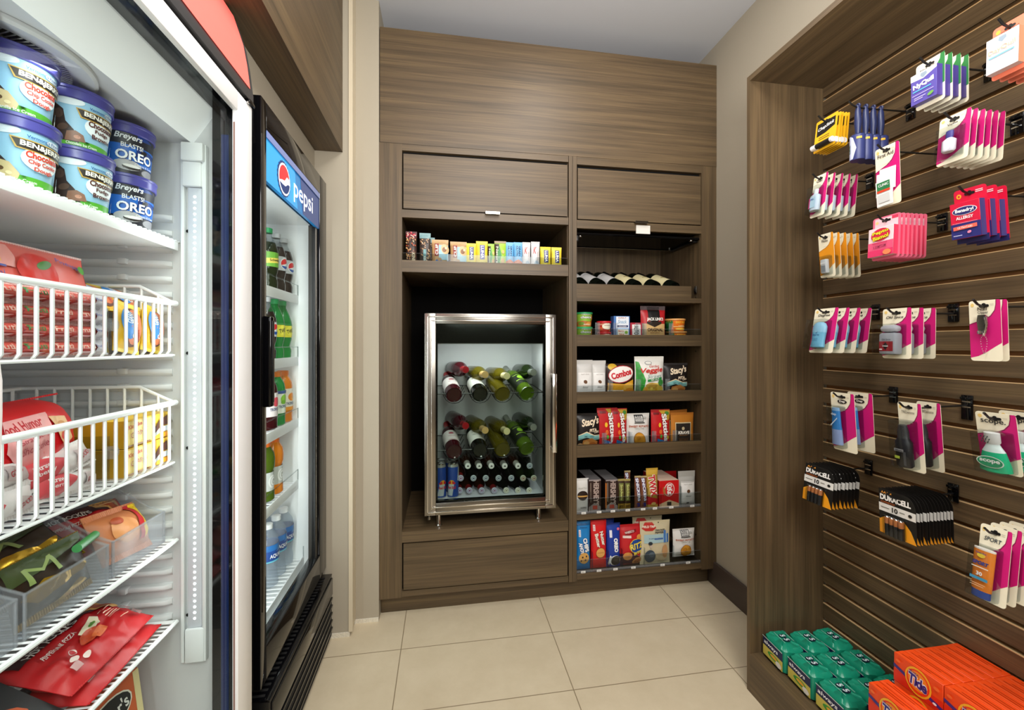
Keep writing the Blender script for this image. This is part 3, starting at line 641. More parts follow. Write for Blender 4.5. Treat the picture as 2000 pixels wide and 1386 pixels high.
# moulded shelf ribs of the side wall
def ribs(b, y, sgn):
    z = .60
    while z < 1.50:
        prof = [(-.0095, 0), (.0080, 0), (.0058, .011), (.001, .0135), (-.0040, .011)]
        x0, x1 = -1.09, -.592
        vs = []; 
        for x, sc_ in ((x0, 1), (x1 - .012, 1), (x1, .25)): vs += [(x, y - sgn * q * sc_, z + p) for p, q in prof]
        fs = [(i * 5 + k, i * 5 + (k + 1) % 5, (i + 1) * 5 + (k + 1) % 5, (i + 1) * 5 + k) for i in range(2) for k in range(5)] + [(10, 11, 12, 13, 14)]
        b.add(vs, fs, 'white_liner', True)
        b.box(-.690, -.672, y - sgn * .019 if sgn > 0 else y, y if sgn > 0 else y + .019, z - .004, z + .009, 'white_liner', .003)
        z += .0337
mb(lambda b: ribs(b, IY1_, 1), 'side_ribs', fz); mb(lambda b: ribs(b, IY0_, -1), 'side_ribs', fz)
# vertical lamp strip on the far jamb
lz0, lz1 = .575, 1.545
b = MB(); b.box(-.5715, -.565, IY1_ - .010, IY1_ - .0005, .50, 1.62, 'white_plastic', .001); b.box(-.5285, -.520, IY1_ - .012, IY1_ - .0005, .50, 1.64, 'white_plastic', .002)
b.box(-.558, -.530, IY1_ - .009, IY1_ - .001, lz0, lz1, 'led_case', .002)
n_ = 74
for i in range(n_):
    z = lz0 + .02 + i * (lz1 - lz0 - .04) / (n_ - 1)
    b.add([(-.544 + .0026 * math.cos(k * 1.047), IY1_ - .0095, z + .0026 * math.sin(k * 1.047)) for k in range(6)], [(0, 1, 2, 3, 4, 5)], 'led')
b.build('lamp_strip', fz)
boxes('lamp_end_cap', fz, 'white_plastic', (-.566, -.528, IY1_ - .016, IY1_ - .001, 1.546, 1.60), (-.566, -.522, IY1_ - .022, IY1_ - .001, 1.60, 1.640), bev=.003)
boxes('lamp_end_cap', fz, 'white_plastic', (-.562, -.524, IY1_ - .014, IY1_ - .001, .50, .574), bev=.003)
mb(lambda b: [b.lathe([(.0035, 0, 'steel'), (.0035, .002, 'steel'), (.001, .0022, 'gap')], 10, Matrix.Translation((-.5615, IY1_ - .0005, z)) @ Matrix.Rotation(R(90), 4, 'X')) for z in (1.45, 1.18, .97, .60)], 'screw', fz)
# round fan grille in the ceiling
def fan(b):
    c = (-.695, .742)
    P = lambda r, a, z: (c[0] + r * math.cos(a), c[1] + r * math.sin(a), z)
    ring = [(.137, CEI - .0005), (.137, CEI - .006), (.133, CEI - .010), (.105, CEI - .006), (.104, CEI - .002)]
    b.grid(lambda u, v: P(ring[round(v * 4)][0], u * 2 * math.pi, ring[round(v * 4)][1]), 48, 4, 'white_liner')
    b.add([P(.104, i * 2 * math.pi / 40, CEI - .0008) for i in range(40)], [tuple(range(40))[::-1]], mat('fan_dark', '#5A5E63', .6))
    for i in range(96):
        a = i * 2 * math.pi / 96; q = a + .16
        b.tube([P(.034, a, CEI - .006), P(.106, q, CEI - .007)], .0011, 'white_liner', 4, caps=False)
    for r in (.034, .060, .083): b.tube([P(r, i * 2 * math.pi / 40, CEI - .0065) for i in range(40)], .0013, 'white_liner', 4, closed=True)
    b.add([P(.034, i * 2 * math.pi / 24, CEI - .0068) for i in range(24)], [tuple(range(24))[::-1]], 'white_liner')
mb(fan, 'fan_grille', fz)
# door: white frame, black seal behind, pane, handle
FX = -.45
fd = boxes('door', fz, mat('door_white', '#FAFBFB', .3, bump=.03), (FX - .012, FX, 1.012, 1.080, .27, 1.758), (FX - .012, FX, FY0 - .004, .452, .27, 1.758), (FX - .012, FX, .452, 1.012, 1.716, 1.758), (FX - .012, FX, .452, 1.012, .27, .318), bev=.0015)
boxes('seal', fd, 'black_gloss', (FX - .052, FX - .0125, 1.0125, 1.076, .275, 1.75), (FX - .052, FX - .0125, FY0, .4515, .275, 1.75), (FX - .052, FX - .0125, .4515, 1.0125, 1.7165, 1.75), (FX - .052, FX - .0125, .4515, 1.0125, .275, .3175))
boxes('seal_reflection', fd, mat('deep_blue', '#081F52', .3), (FX - .034, FX - .019, 1.0118, 1.0124, .32, 1.66))  # blue reflection on the black seal, painted as a strip
boxes('edge_reflection', fd, mat('reflection_brown', '#8A6A60', .4), (FX - .0095, FX - .0062, 1.0112, 1.0119, .33, 1.69))  # brownish reflection on the frame's inner side, painted as a strip
boxes('door_pane', fd, 'door_glass', (FX - .022, FX - .018, .4525, 1.0115, .3185, 1.7155))
hz = 1.018, 1.316
b = MB(); b.tube([(-.40, .438, hz[0]), (-.40, .438, hz[1])], .0085, 'door_white', 14)
b.tube([(-.40, .438, hz[0] + .03), (-.4495, .44, hz[0] + .03)], .006, 'door_white', 10); b.tube([(-.40, .438, hz[1] - .03), (-.4495, .44, hz[1] - .03)], .006, 'door_white', 10)
b.lathe([(.0085, hz[0], 'door_white'), (.011, (sum(hz)) / 2 - .03, 'door_white'), (.011, sum(hz) / 2, 'door_white'), (.0085, sum(hz) / 2 + .03, 'door_white')], 14, Matrix.Translation((-.40, .438, 0)))
b.build('handle', fd)
# header with curved lit sign
mat('header_red', '#F4665C', .35, emit=.75); mat('header_grey', '#3A3A3B', .4)
hp = [(-.447, 1.785), (-.4535, 1.84), (-.462, 1.89), (-.482, 1.955), (-.507, 1.991), (-.5145, 2.0)]
b = MB(); y0, y1 = FY0 - .01, FY1 - .004
b.prism([(-.447, 1.767), *hp, (-.5145, 1.801), (-.60, 1.801), (-.60, 1.767)], lambda a, c, d: (a, y1 - d, c), 0, y1 - y0, 'header_grey')
b.build('header', fz)
b = MB()
hq = [(-.4462, 1.792), (-.4525, 1.845), (-.461, 1.893), (-.4815, 1.957), (-.503, 1.988)]
def hs(u, v):
    k = min(3, int(v * 4)); t = v * 4 - k; return (hq[k][0] + (hq[k + 1][0] - hq[k][0]) * t + .0006, y0 + .02 + (y1 - .028 - y0 - .012) * u, hq[k][1] + (hq[k + 1][1] - hq[k][1]) * t)
b.grid(hs, 4, 16, 'header_red'); b.build('lit_panel', fz)
mb(lambda b: (b.box(-.462, -.444, 1.055, 1.083, 1.7585, 1.768, 'black_gloss', .002), b.box(-.460, -.446, 1.050, 1.06, 1.756, 1.7595, 'chrome', .001)), 'hinge', fz)
boxes('kick_panel', fz, 'black_plastic', (-.50, -.462, FY0, FY1, .03, .262), bev=.003)

# ---- shelves and baskets
FXE = -.578
def wshelf(z, name, dense=.0125, lip=0):
    def fn(b):
        b.tube([(FXE, IY0_ + .012, z), (FXE, IY1_ - .012, z)], .0045, 'white_wire', 8)
        b.tube([(LXB + .02, IY0_ + .012, z), (LXB + .02, IY1_ - .012, z)], .004, 'white_wire', 6)
        y = IY0_ + .02
        while y < IY1_ - .014:
            b.tube([(FXE, y, z + .003), (LXB + .02, y, z + .003)], .0016, 'white_wire', 5, caps=False); y += dense
        for x in (-.75, -.92): b.tube([(x, IY0_ + .012, z - .003), (x, IY1_ - .012, z - .003)], .0025, 'white_wire', 6)
        for yy in (IY0_ + .013, IY1_ - .013): b.tube([(FXE, yy, z), (LXB + .02, yy, z)], .0035, 'white_wire', 6)
    return mb(fn, 'wire_shelf', label=name, category='shelf')
b = MB(); b.box(LXB + .02, FXE, IY0_ + .012, IY1_ - .0125, 1.410, 1.424, 'white_plastic', .002)
b.box(FXE, FXE + .0035, IY0_ + .012, IY1_ - .0125, 1.404, 1.422, 'white_wire', .001)
for k in range(44): b.box(FXE - .02, FXE + .001, IY0_ + .02 + k * .0135, IY0_ + .026 + k * .0135, 1.4235, 1.4265, 'white_wire')
b.build('freezer_shelf', label='white shelf carrying the ice cream tubs in the freezer', category='shelf')
wshelf(.772, 'white wire freezer shelf carrying the clear plastic bins')
wshelf(.594, 'lowest white wire freezer shelf carrying the red frozen sandwich packs')
def basket(zt, zb, name):
    def fn(b):
        xf0, xb = FXE, -.86; ya, yb = IY0_ + .015, IY1_ - .022
        xi = FXE - .02
        zr = zt + .035
        b.tube([(xf0, ya, zt), (xf0, yb + .006, zt)], .006, 'white_wire', 10)
        b.tube([(xf0, yb + .003, zt), (xi - .045, yb, zr), (xb, yb, zr), (xb, ya, zr), (xi - .045, ya, zr), (xf0, ya, zt)], .0035, 'white_wire', 8)
        b.tube([(xf0, ya, zb), (xf0, yb, zb), (xb, yb, zb), (xb, ya, zb)], .0028, 'white_wire', 6, closed=True)
        y = ya + .012
        while y < yb:
            b.tube([(xf0 + .001, y, zt), (xf0 + .001, y, zb + .01), (xf0 - .006, y, zb), (xb + .006, y, zb), (xb, y, zb + .01), (xb, y, zr)], .0028, 'white_wire', 6); y += .0245
        x = xf0 - .03
        while x > xb:
            zz = zt + (zr - zt) * min(1, (xf0 - x) / .065)
            for yy in (ya, yb): b.tube([(x, yy, zz), (x, yy, zb)], .0026, 'white_wire', 6)
            x -= .032
        for x in (-.66, -.76): b.tube([(x, ya, zb), (x, yb, zb)], .0022, 'white_wire', 6)
    return mb(fn, 'wire_basket', label=name, category='basket')
basket(1.288, 1.176, 'white wire freezer basket with clear fruit bar and cookie packs')
basket(1.073, .944, 'white wire freezer basket with shortcake pack and yellow boxes')

# ---- generic pouch
def pouch(name, w_, h_, d_, colr, ops, parent=None, seal=.012, bot=.012, seed=0, backc=None, sealc=None, taper=.04, wr=.0016, nx=14, nz=20, kcm=1.0, build=True, ph=0, pw=2.6, rnd=0):
    b = MB(); rn = random.Random(seed)
    ox, oz = rn.random() * 50, rn.random() * 50
    def T(a, c):
        u = max(-1, min(1, 2 * a / w_)); v = max(0, min(1, (c - bot) / (h_ - bot - seal)))
        t = (1 - abs(u) ** pw) ** .6 * (math.sin(math.pi * min(1, max(0, v))) ** .45 if 0 < v < 1 else 0)
        wrk = noise.noise(Vector((a * 38 + ox, c * 38 + oz, seed))) * wr * t + noise.noise(Vector((a * 90 + ox, c * 60, seed + 9))) * wr * .5 * t
        return d_ / 2 * t + wrk
    def narrow(c):
        v = c / h_; return 1 - taper * math.sin(math.pi * v)
    def cc(a, c): return h_ / 2 + (c - h_ / 2) * (1 - rnd * min(1, abs(2 * a / w_)) ** 5)
    def f(a, c, d): return (a * narrow(c), -T(a, c) - d, cc(a, c))
    def g(a, c): return (a * narrow(c), T(a, c) * .9 + .0006, cc(a, c))
    sealc = sealc or colr
    b.grid(lambda u, v: f((u - .5) * w_, v * h_, 0), nx, nz, colr)
    b.grid(lambda u, v: g((.5 - u) * w_, v * h_), nx, nz, backc or colr)
    for s_ in (-1, 1): b.grid(lambda u, v: ((s_ * w_ / 2) * narrow(v * h_), (u - .5) * .001, cc(w_ / 2, v * h_)), 1, nz, colr)
    n = max(4, int(w_ / .004))
    for z0_, z1_ in ((h_ - seal, h_), (0, bot)):
        if z1_ - z0_ < .003: continue
        b.grid(lambda u, v: ((u - .5) * w_ * narrow(z0_ + (z1_ - z0_) * v), -.0009 - .0007 * ((int(u * 2 * n + .5)) % 2), z0_ + (z1_ - z0_) * v), 2 * n, 1, sealc, False)
    art(b, f, ops, .75, step=.0003, d0=.0010 + wr * .22)
    o = b.build(name, parent) if build else b
    return o

# ---- ice cream tubs
mat('lid_violet', '#4B4896', .3); mat('lid_violet_dark', '#35326E', .35)
def tub(kind):
    t = empty('ice_cream_tub'); rf = lambda z: .0375 + .0075 * min(1, max(0, z / .085))
    base = '#9CCBE6' if kind != 'oreo' else '#1C3C86'
    b = MB(); b.lathe([(.036, 0, base), (.0378, .002, base), (.0403, .03, base), (.0428, .06, base), (.0452, .088, base)], 36)
    C = cyl(rf)
    if kind == 'oreo':
        ops = [('r', -14, 5.6, 14, 8.6, '#24242E'), ('r', -14, 2.2, 14, 5.8, '#1E66C4'), ('r', -14, .1, 14, 2.1, '#26262E'), ('e', -1.2, 2.0, 2.2, 1.0, '#B9B6B8'), ('e', 2.8, 1.2, 1.8, .8, '#8E8C92'),
               ('t', 'Breyers', -1.2, 7.2, 4.2, 1.4, '#F4F4F6', 0, 1, .25), ('t', 'BLASTS!', -.6, 5.7, 3.4, .85, '#F4F4F6', 0, 1), ('e', 1.3, 5.0, .6, .4, '#2A2422', 20),
               ('t', 'OREO', .1, 3.8, 6.2, 1.9, '#0E2A6C', 0, 3), ('t', 'OREO', 0, 3.85, 6.0, 1.75, '#FFFFFF', 0, 1.5), ('e', -.6, 1.7, 1.4, .45, '#2A2422'), ('e', -.6, 1.9, 1.3, .3, '#F0EEEA'), ('t', 'Cookies & Cream', 1.6, 2.4, 3.6, .4, '#FFFFFF')]
    else:
        br = '#3B2A26'; dough = kind == 'dough'
        ops = [('p', [(-14, .2), (14, .2), (14, 1.3), (6, 1.9), (0, 1.5), (-5, 2.3), (-14, 1.6)], '#5DB13A'), ('e', -2.4, 7.6, 2.0, .7, '#E8F1F6'), ('e', 3.5, 7.2, 1.2, .4, '#E8F1F6'),
               ('p', [(-5.8, 1.2), (-.9, 1.0), (-1.6, 3.0), (-2.6, 4.2), (-2.9, 6.0), (-4.2, 7.1), (-5.6, 6.8), (-7, 4.5)], br), ('e', -3.6, 5.3, .7, .8, '#5A4238', 20), ('e', -4.6, 4.0, .8, .6, '#54382E'), ('e', -2.9, 3.2, .7, .5, '#5E463A', 30), ('e', -4.2, 6.2, .8, .4, '#2A1D1A')]
        if dough: ops += [('p', [(-5.6, .8), (-.6, .8), (-.4, 1.6), (-1.4, 3.0), (-3.4, 3.4), (-5.6, 3.0)], '#D9C08E'), ('e', -2.2, 2.0, .35, .3, '#6A4A2A'), ('e', -3.6, 2.6, .4, .3, '#8A6A3A'), ('e', -1.4, 1.5, .3, .25, '#F0DCA8'), ('e', -4.2, 1.6, .5, .3, '#F0DCA8')]
        else: ops += [('p', [(-2.6, 1.1), (-.2, 1.3), (-.5, 2.4), (-1.4, 2.9), (-2.4, 2.6)], '#8A5E48'), ('e', -1.2, 1.9, .4, .3, '#C48A70')]
        rc = '#D8442E' if dough else '#5A2A20'
        ops += [('e', 1.9, 4.1, 2.3, 1.7, '#EEF5F8'), ('p', [(-1.5, 6.7), (-.9, 5.2), (6.0, 4.9), (6.2, 6.5)], '#C9A24A'), ('p', [(-1.3, 6.55), (-.75, 5.35), (6.0, 5.05), (6.0, 6.35)], '#2A211C'),
                ('t', 'BEN&JERRY\'S', 2.5, 5.85, 6.0, 1.0, '#FBF7EC', -2, 2), ('t', 'Vermont\'s Finest', 2.2, 7.15, 4.2, .45, '#1E5A9C', 0, 1)]
        lines = ['Chocolate', 'Chip Cookie', 'Dough'] if dough else ['Chocolate', 'Fudge', 'Brownie']
        ops += [('t', lines[0], 2.0, 4.65, 3.9, .95, rc, 0, 2), ('t', lines[1], 2.0, 3.6, 3.4 if dough else 2.2, .8, rc, 0, 1.5), ('t', lines[2], 2.0, 2.7, 2.2 if dough else 3.0, .75, rc, 0, 1.5), ('t', 'Vanilla Ice Cream' if dough else 'Chocolate Ice Cream', -.6, .75, 3.6, .45, '#F4F8EC', 0, 1), ('e', 4.5, 1.8, .25, .9, '#2A2A30'), ('e', 4.5, 1.1, .3, .5, '#F0F0F0')]
    art(b, C, ops, .8, step=.00012, d0=.0005)
    b.build('tub_body', t)
    b = MB(); b.lathe([(.0468, .080, 'lid_violet'), (.0480, .0815, 'lid_violet'), (.0478, .094, 'lid_violet'), (.0492, .0955, 'lid_violet'), (.0492, .099, 'lid_violet'), (.0478, .1005, 'lid_violet'), (.046, .0985, 'lid_violet_dark')], 40); b.build('lid', t)
    return t
TB = {k: tub(k) for k in ('dough', 'fudge', 'oreo')}; usedt = set()
def put(proto, used, key, loc, rz, label, cat, group):
    t = proto if key not in used else dup(proto); used.add(key)
    t.location = loc; t.rotation_euler = (0, 0, R(rz)); t['label'] = label; t['category'] = cat; t['group'] = group; return t
GT = 'ice cream tubs on the freezer top shelf'
for i, (k, u, nm) in enumerate((('oreo', 257, 'blue black and white cookie ice cream tub'), ('fudge', 163, 'fudge brownie ice cream tub'), ('dough', 60, 'cookie dough ice cream tub'))):
    y = [.949, .838, .730][i]
    for lv in (0, 1):
        put(TB[k], usedt, k, (-.628 - .004 * lv, y + .003 * lv, 1.4268 + .1005 * lv), 58 - i * 2, '%s with violet lid, %s of its stack' % (nm, ('lower', 'upper')[lv]), 'ice cream tub', GT)
for lv in (0, 1): put(TB['fudge'], usedt, 'fudge', (-.628, .634, 1.4268 + .1005 * lv), 40, 'brown pictured ice cream tub with violet lid at the left picture edge, %s one' % ('lower', 'upper')[lv], 'ice cream tub', GT)
for i, y in enumerate((.982, .874, .770)): put(TB['dough'], usedt, 'dough', (-.742, y, 1.4268), 50, 'violet lidded tub behind the front stacks, %s from the ribbed wall' % ordn[i], 'ice cream tub', GT)

# ---- first basket: clear fruit bar packs standing in a column, one on top, cookie packs at the right
def fruitbag(name, label, loc, rot, w_, h_, d_, big=False):
    t = empty(name, label=label, category='ice pop pack', group='fruit bar packs in the upper freezer basket')
    body = mat('fruit_pink', '#E8695E', .25)
    ops = []
    if big: ops = [('r', -w_ * 46, h_ * 45, 0, h_ * 88, '#F2A49C'), ('t', 'Fruti', -w_ * 25, h_ * 66, w_ * 34, h_ * 30, '#F6C46A', 0, 2), ('t', 'u', -w_ * 26, h_ * 64, w_ * 5, h_ * 20, '#3C8A4A', 0, 2), ('r', -w_ * 42, h_ * 42, -w_ * 6, h_ * 46, '#5A5AA8'), ('t', '100% Natural', -w_ * 22, h_ * 30, w_ * 28, h_ * 12, '#5A5AA8'),
                   ('e', w_ * 12, h_ * 45, w_ * 12, h_ * 34, '#D8352C'), ('e', w_ * 16, h_ * 58, w_ * 5, h_ * 8, '#4C8A3A', 20), ('t', 'Pineapple', w_ * 35, h_ * 70, w_ * 20, h_ * 12, '#3A4AA0', -8), ('e', w_ * 44, h_ * 66, w_ * 3, h_ * 9, '#5AA83A')]
    else:
        for i in range(5): ops += [('r', -w_ * 48 + i * w_ * 17, h_ * 8, -w_ * 47 + i * w_ * 17, h_ * 92, '#B03A40'), ('t', 'Fruti', -w_ * 40 + i * w_ * 17, h_ * 60, w_ * 12, h_ * 30, '#F4C8B8' if i != 2 else '#3C8A4A', 0, 1), ('r', -w_ * 46 + i * w_ * 17, h_ * 14, -w_ * 33 + i * w_ * 17, h_ * 26, '#F0D8E0')]
        ops += [('p', [(-w_ * 50, h_ * 10), (-w_ * 44, h_ * 30), (-w_ * 50, h_ * 50)], '#3A4A60'), ('r', w_ * 36, 0, w_ * 50, h_ * 100, '#C8C6CE'), ('t', 'Fruti Bar', w_ * 42, h_ * 60, w_ * 12, h_ * 18, '#4A58A8')]
    o = pouch('wrapper', w_, h_, d_, body, ops, t, seal=.004, bot=.004, seed=int(loc[2] * 1000), wr=.004, sealc='#E8C8C4')
    t.location = loc; t.rotation_euler = rot
    return t
for i, (z, nm) in enumerate(((1.181, 'lowest'), (1.208, 'second lowest'), (1.235, 'third lowest'), (1.262, 'fourth from the basket floor'))):
    fruitbag('fruit_bar_pack', 'pink fruit bar pack behind the wires, %s of the pile' % nm, (-.612, .737, z), (0, 0, R(90)), .272, .0265, .036)
fruitbag('fruit_bar_pack', 'large pink fruit bar pack leaning over the top of the pile', (-.650, .752, 1.276), (R(-14), 0, R(90)), .30, .085, .03, True)
def cookie(ang=0):
    o = pouch('cookie_sandwich_pack', .062, .098, .026, '#EBB92E', [('e', 0, 4.9, 2.3, 3.9, '#5E2E22'), ('e', .2, 5.0, 1.9, 3.5, '#D9794E'), ('e', -1.2, 5.4, 1.3, 3.0, '#3F87CF', 8), ('t', 'GIANT', -.9, 6.8, 2.6, 1.3, '#EAF4FC', 78, 2), ('t', 'Cookie', .1, 4.4, 3.4, 1.0, '#F4F4F4', 82, 2), ('t', 'VANILLA', .9, 3.2, 3.0, .7, '#C8462E', 84, 1)], seal=.008, bot=.008, wr=.003, seed=4, sealc='#E6CC50')
    return o
ck = cookie(); uc = set()
for i, (p, rot, s) in enumerate((((-.606, .917, 1.183), (R(-6), R(10), R(86)), 'standing by the basket clip'), ((-.606, .985, 1.183), (R(-5), R(12), R(90)), 'standing in the right end of the basket'),
                                ((-.628, .915, 1.262), (R(-55), R(4), R(80)), 'lying over the left standing one'), ((-.626, .980, 1.258), (R(-52), R(4), R(85)), 'lying over the right standing one'), ((-.68, .955, 1.183), (R(-10), 0, R(95)), 'behind the standing pair'))):
    t = ck if i == 0 else dup(ck); t.location = p; t.rotation_euler = rot; t['label'] = 'yellow cookie sandwich pack with blue patch, %s' % s; t['category'] = 'ice cream pack'; t['group'] = 'cookie sandwich packs in the upper freezer basket'
def divider(z, name):
    b = MB(); b.box(-.84, -.60, -.001, .001, .004, .085, 'clear_plastic'); b.tube([(-.602, 0, .055), (-.592, 0, .055)], .012, 'frosted_acrylic', 16)
    b.build('basket_divider', loc=(0, .868, z), label=name, category='divider')
divider(1.18, 'clear plastic divider with round knob in the upper freezer basket'); divider(.948, 'clear plastic divider with round knob in the lower freezer basket')
# second basket
t = pouch('shortcake_pack', .27, .125, .09, '#D8141E', [('p', [(-1, 9.6), (6, 9.8), (4.5, 2), (0, 1.6), (-2.6, 5)], '#EFA8A8'), ('t', 'Good Humor', 1.0, 8.4, 6.5, 1.6, '#C01828', 4, 1), ('t', 'Strawberry', 2.0, 6.2, 5.5, 1.1, '#B8485A', 8), ('t', 'Shortcake', 2.2, 4.8, 4.8, 1.1, '#B8485A', 8), ('p', [(5.8, 9), (9, 8.6), (9.2, 4.5), (6.6, 3.6)], '#E7B884'), ('e', 7.4, 5.2, .9, .8, '#D84030'), ('e', 7.6, 7.4, .6, .5, '#C88A50'), ('e', 8.4, 6.6, .5, .4, '#F0D0A8')], seal=.003, bot=.003, wr=.006, seed=3, pw=4, rnd=.45, nx=24)
t.location = (-.655, .738, .984); t.rotation_euler = (R(-12), R(-3), R(90)); t['label'] = 'big glossy red strawberry shortcake ice cream pack bulging over the basket'; t['category'] = 'ice cream pack'
pk = pouch('ice_cream_bar_pack', .12, .045, .032, '#E9E4E4', [('p', [(-6, .6), (-2, .4), (0, 2.6), (-1.5, 4), (-6, 4)], '#D8525A'), ('t', 'Straw-', -3.2, 2.9, 2.6, .8, '#F6E8E8', 0, 1), ('t', 'berry', -3.2, 1.9, 2.4, .8, '#F6E8E8', 0, 1), ('p', [(1.4, 1), (5.4, .6), (5.6, 2.2), (2, 3.2)], '#C8B8B8'), ('t', 'GOOD', 3.4, 1.9, 2.6, .8, '#C02838', 12, 1)], seal=.006, bot=.006, wr=.006, seed=12)
for i, (p, rot, s) in enumerate((((-.606, .675, .952), (R(-8), 0, R(90)), 'bottom left'), ((-.610, .795, .952), (R(-14), R(6), R(92)), 'bottom right'), ((-.612, .68, .990), (R(-30), R(-4), R(90)), 'upper left'), ((-.61, .79, .985), (R(-24), R(-10), R(88)), 'upper right'))):
    q = pk if i == 0 else dup(pk); q.location = p; q.rotation_euler = rot; q['label'] = 'crumpled white and pink ice cream bar wrapper under the red pack, %s' % s; q['category'] = 'ice cream pack'; q['group'] = 'wrapped bars in the lower freezer basket'
def cardbox(name, w_, h_, d_, base, ops, sideops=(), topops=(), sidec=None, topc=None, bev=.0008, seg=1, parent=None):
    b = MB(); b.box(-w_ / 2, w_ / 2, -d_ / 2, d_ / 2, 0, h_, base, bev, seg=seg)
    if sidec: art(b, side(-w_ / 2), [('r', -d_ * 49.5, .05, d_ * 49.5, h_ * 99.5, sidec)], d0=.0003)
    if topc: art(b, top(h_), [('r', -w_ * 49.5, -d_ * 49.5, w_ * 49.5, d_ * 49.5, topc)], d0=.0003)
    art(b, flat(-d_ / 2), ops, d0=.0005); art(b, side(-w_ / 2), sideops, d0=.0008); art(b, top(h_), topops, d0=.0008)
    return b.build(name, parent)
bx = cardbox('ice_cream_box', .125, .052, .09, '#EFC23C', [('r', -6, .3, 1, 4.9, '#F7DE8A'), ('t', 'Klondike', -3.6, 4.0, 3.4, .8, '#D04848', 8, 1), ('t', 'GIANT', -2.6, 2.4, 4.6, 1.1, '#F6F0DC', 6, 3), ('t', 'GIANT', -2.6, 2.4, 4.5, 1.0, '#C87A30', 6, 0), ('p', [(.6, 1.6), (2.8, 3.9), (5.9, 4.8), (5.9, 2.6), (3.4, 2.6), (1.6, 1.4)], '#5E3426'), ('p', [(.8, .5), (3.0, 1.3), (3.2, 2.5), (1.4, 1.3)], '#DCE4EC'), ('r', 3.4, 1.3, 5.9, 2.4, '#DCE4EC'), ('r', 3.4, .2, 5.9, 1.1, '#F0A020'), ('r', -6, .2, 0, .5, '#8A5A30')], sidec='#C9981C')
for i, (p, s) in enumerate((((-.632, .952, .950), 'lower'), ((-.633, .953, 1.0035), 'upper'))):
    q = bx if i == 0 else dup(bx); q.location = p; q.rotation_euler = (0, 0, R(88)); q['label'] = 'yellow ice cream sandwich box with brown bar picture, %s of two' % s; q['category'] = 'box'; q['group'] = 'yellow boxes in the lower freezer basket'

# ---- clear bins with frozen food
def bin_(y0, y1, label):
    b = MB(); z0, h1, h0 = .7775, .165, .065; xf, xb = -.590, -.88; w_ = .0028
    for yy in (y0, y1 - w_):
        poly = [(xf, 0), (xf, h0), (xf - .03, h0 + .012), (xf - .12, h0 + .075), (xf - .20, h1), (xb, h1), (xb, 0)]
        b.prism(poly, lambda a, c, d: (a, yy + d, z0 + c), 0, w_, 'acrylic')
        b.tube([(a, yy + w_ / 2, z0 + c) for a, c in poly[1:6]], .0022, 'acrylic', 6)
    b.box(xf - w_, xf, y0, y1, z0, z0 + h0, 'frosted_acrylic'); b.box(xb, xf, y0, y1, z0, z0 + w_, 'acrylic'); b.box(xb, xb + w_, y0, y1, z0, z0 + h1, 'acrylic')
    b.tube([(xf - .001, y0, z0 + h0), (xf - .001, y1, z0 + h0)], .0024, 'frosted_acrylic', 6)
    for yy in (y0 + .0015, y1 - .0015): b.tube([(xf - .001, yy, z0), (xf - .001, yy, z0 + h0)], .0024, 'frosted_acrylic', 6)
    b.build('clear_bin', label=label, category='bin')
bin_(.862, 1.004, 'clear plastic bin with red sandwich packs beside the ribbed wall'); bin_(.700, .852, 'clear plastic bin with gold and dark frozen packs'); bin_(.540, .690, 'clear plastic bin cut by the left picture edge')
hp_ops = [('p', [(-9, 11), (-9, 14.5), (9, 14.5), (9, 11)], '#3A1416'), ('p', [(3.4, 14.6), (9.2, 14.6), (9.2, 7.8), (7.6, 8.2), (6.4, 11.6), (3.6, 12.2)], '#C99858'), ('p', [(4.4, 13.4), (8.4, 13.8), (8.8, 9.2), (7.6, 9.0), (6.8, 12.0)], '#A04A2C'), ('r', 5, 12.9, 8.6, 13.2, '#E8C890'),
          ('t', 'HOT POCKETS', -2.6, 11.6, 9.5, 1.5, '#D9CFC8', 0, 1), ('t', 'PEPPERONI PIZZA', -4.2, 8.9, 6.4, .9, '#E8D8D0', 0, 1), ('p', [(-1.5, 7.8), (2.8, 9.4), (3.6, 8.2), (3.0, 7.0), (-1.0, 6.0)], '#E4D8B8'), ('e', -1.2, 5.9, 2.2, 1.3, '#C0431E', 20), ('e', .6, 5.2, 2.0, .9, '#D86A38', 10), ('e', 2.2, 8.0, .6, .4, '#5C8A34'), ('e', 1.2, 7.6, .5, .35, '#5C8A34'),
          ('p', [(4.0, 8.6), (6.9, 8.6), (6.9, 8.75), (4.0, 8.75)], '#F0C8B0'), ('r', 4.3, 7.7, 6.6, 7.9, '#F0C8B0'), ('r', 4.3, 7.1, 6.6, 7.3, '#F0C8B0'), ('r', 4.3, 6.5, 6.6, 6.7, '#F0C8B0'), ('r', 4.0, 6.1, 6.9, 6.2, '#F0C8B0'), ('r', 4.6, 4.2, 7.2, 4.4, '#E8B8A0'),
          ('r', 7.4, 4.8, 8.2, 6.6, '#8A6A68'), ('r', 7.4, 1.9, 8.2, 4.0, '#8A6A68'), ('e', -5.4, 5.4, .7, .7, '#F0D8D0'), ('e', -5.4, 5.4, .58, .58, '#C01820'), ('e', -6.6, 4.0, .8, .6, '#F0D8D0'), ('e', -5.0, 3.0, .8, .5, '#F0D8D0'), ('r', -8, 2, -6.6, 3.4, '#C89898')]
hk = pouch('frozen_sandwich_pack', .205, .145, .042, '#BE161C', hp_ops, seal=.004, bot=.004, wr=.010, seed=8, pw=4, rnd=.06, nx=30, nz=24, taper=.02)
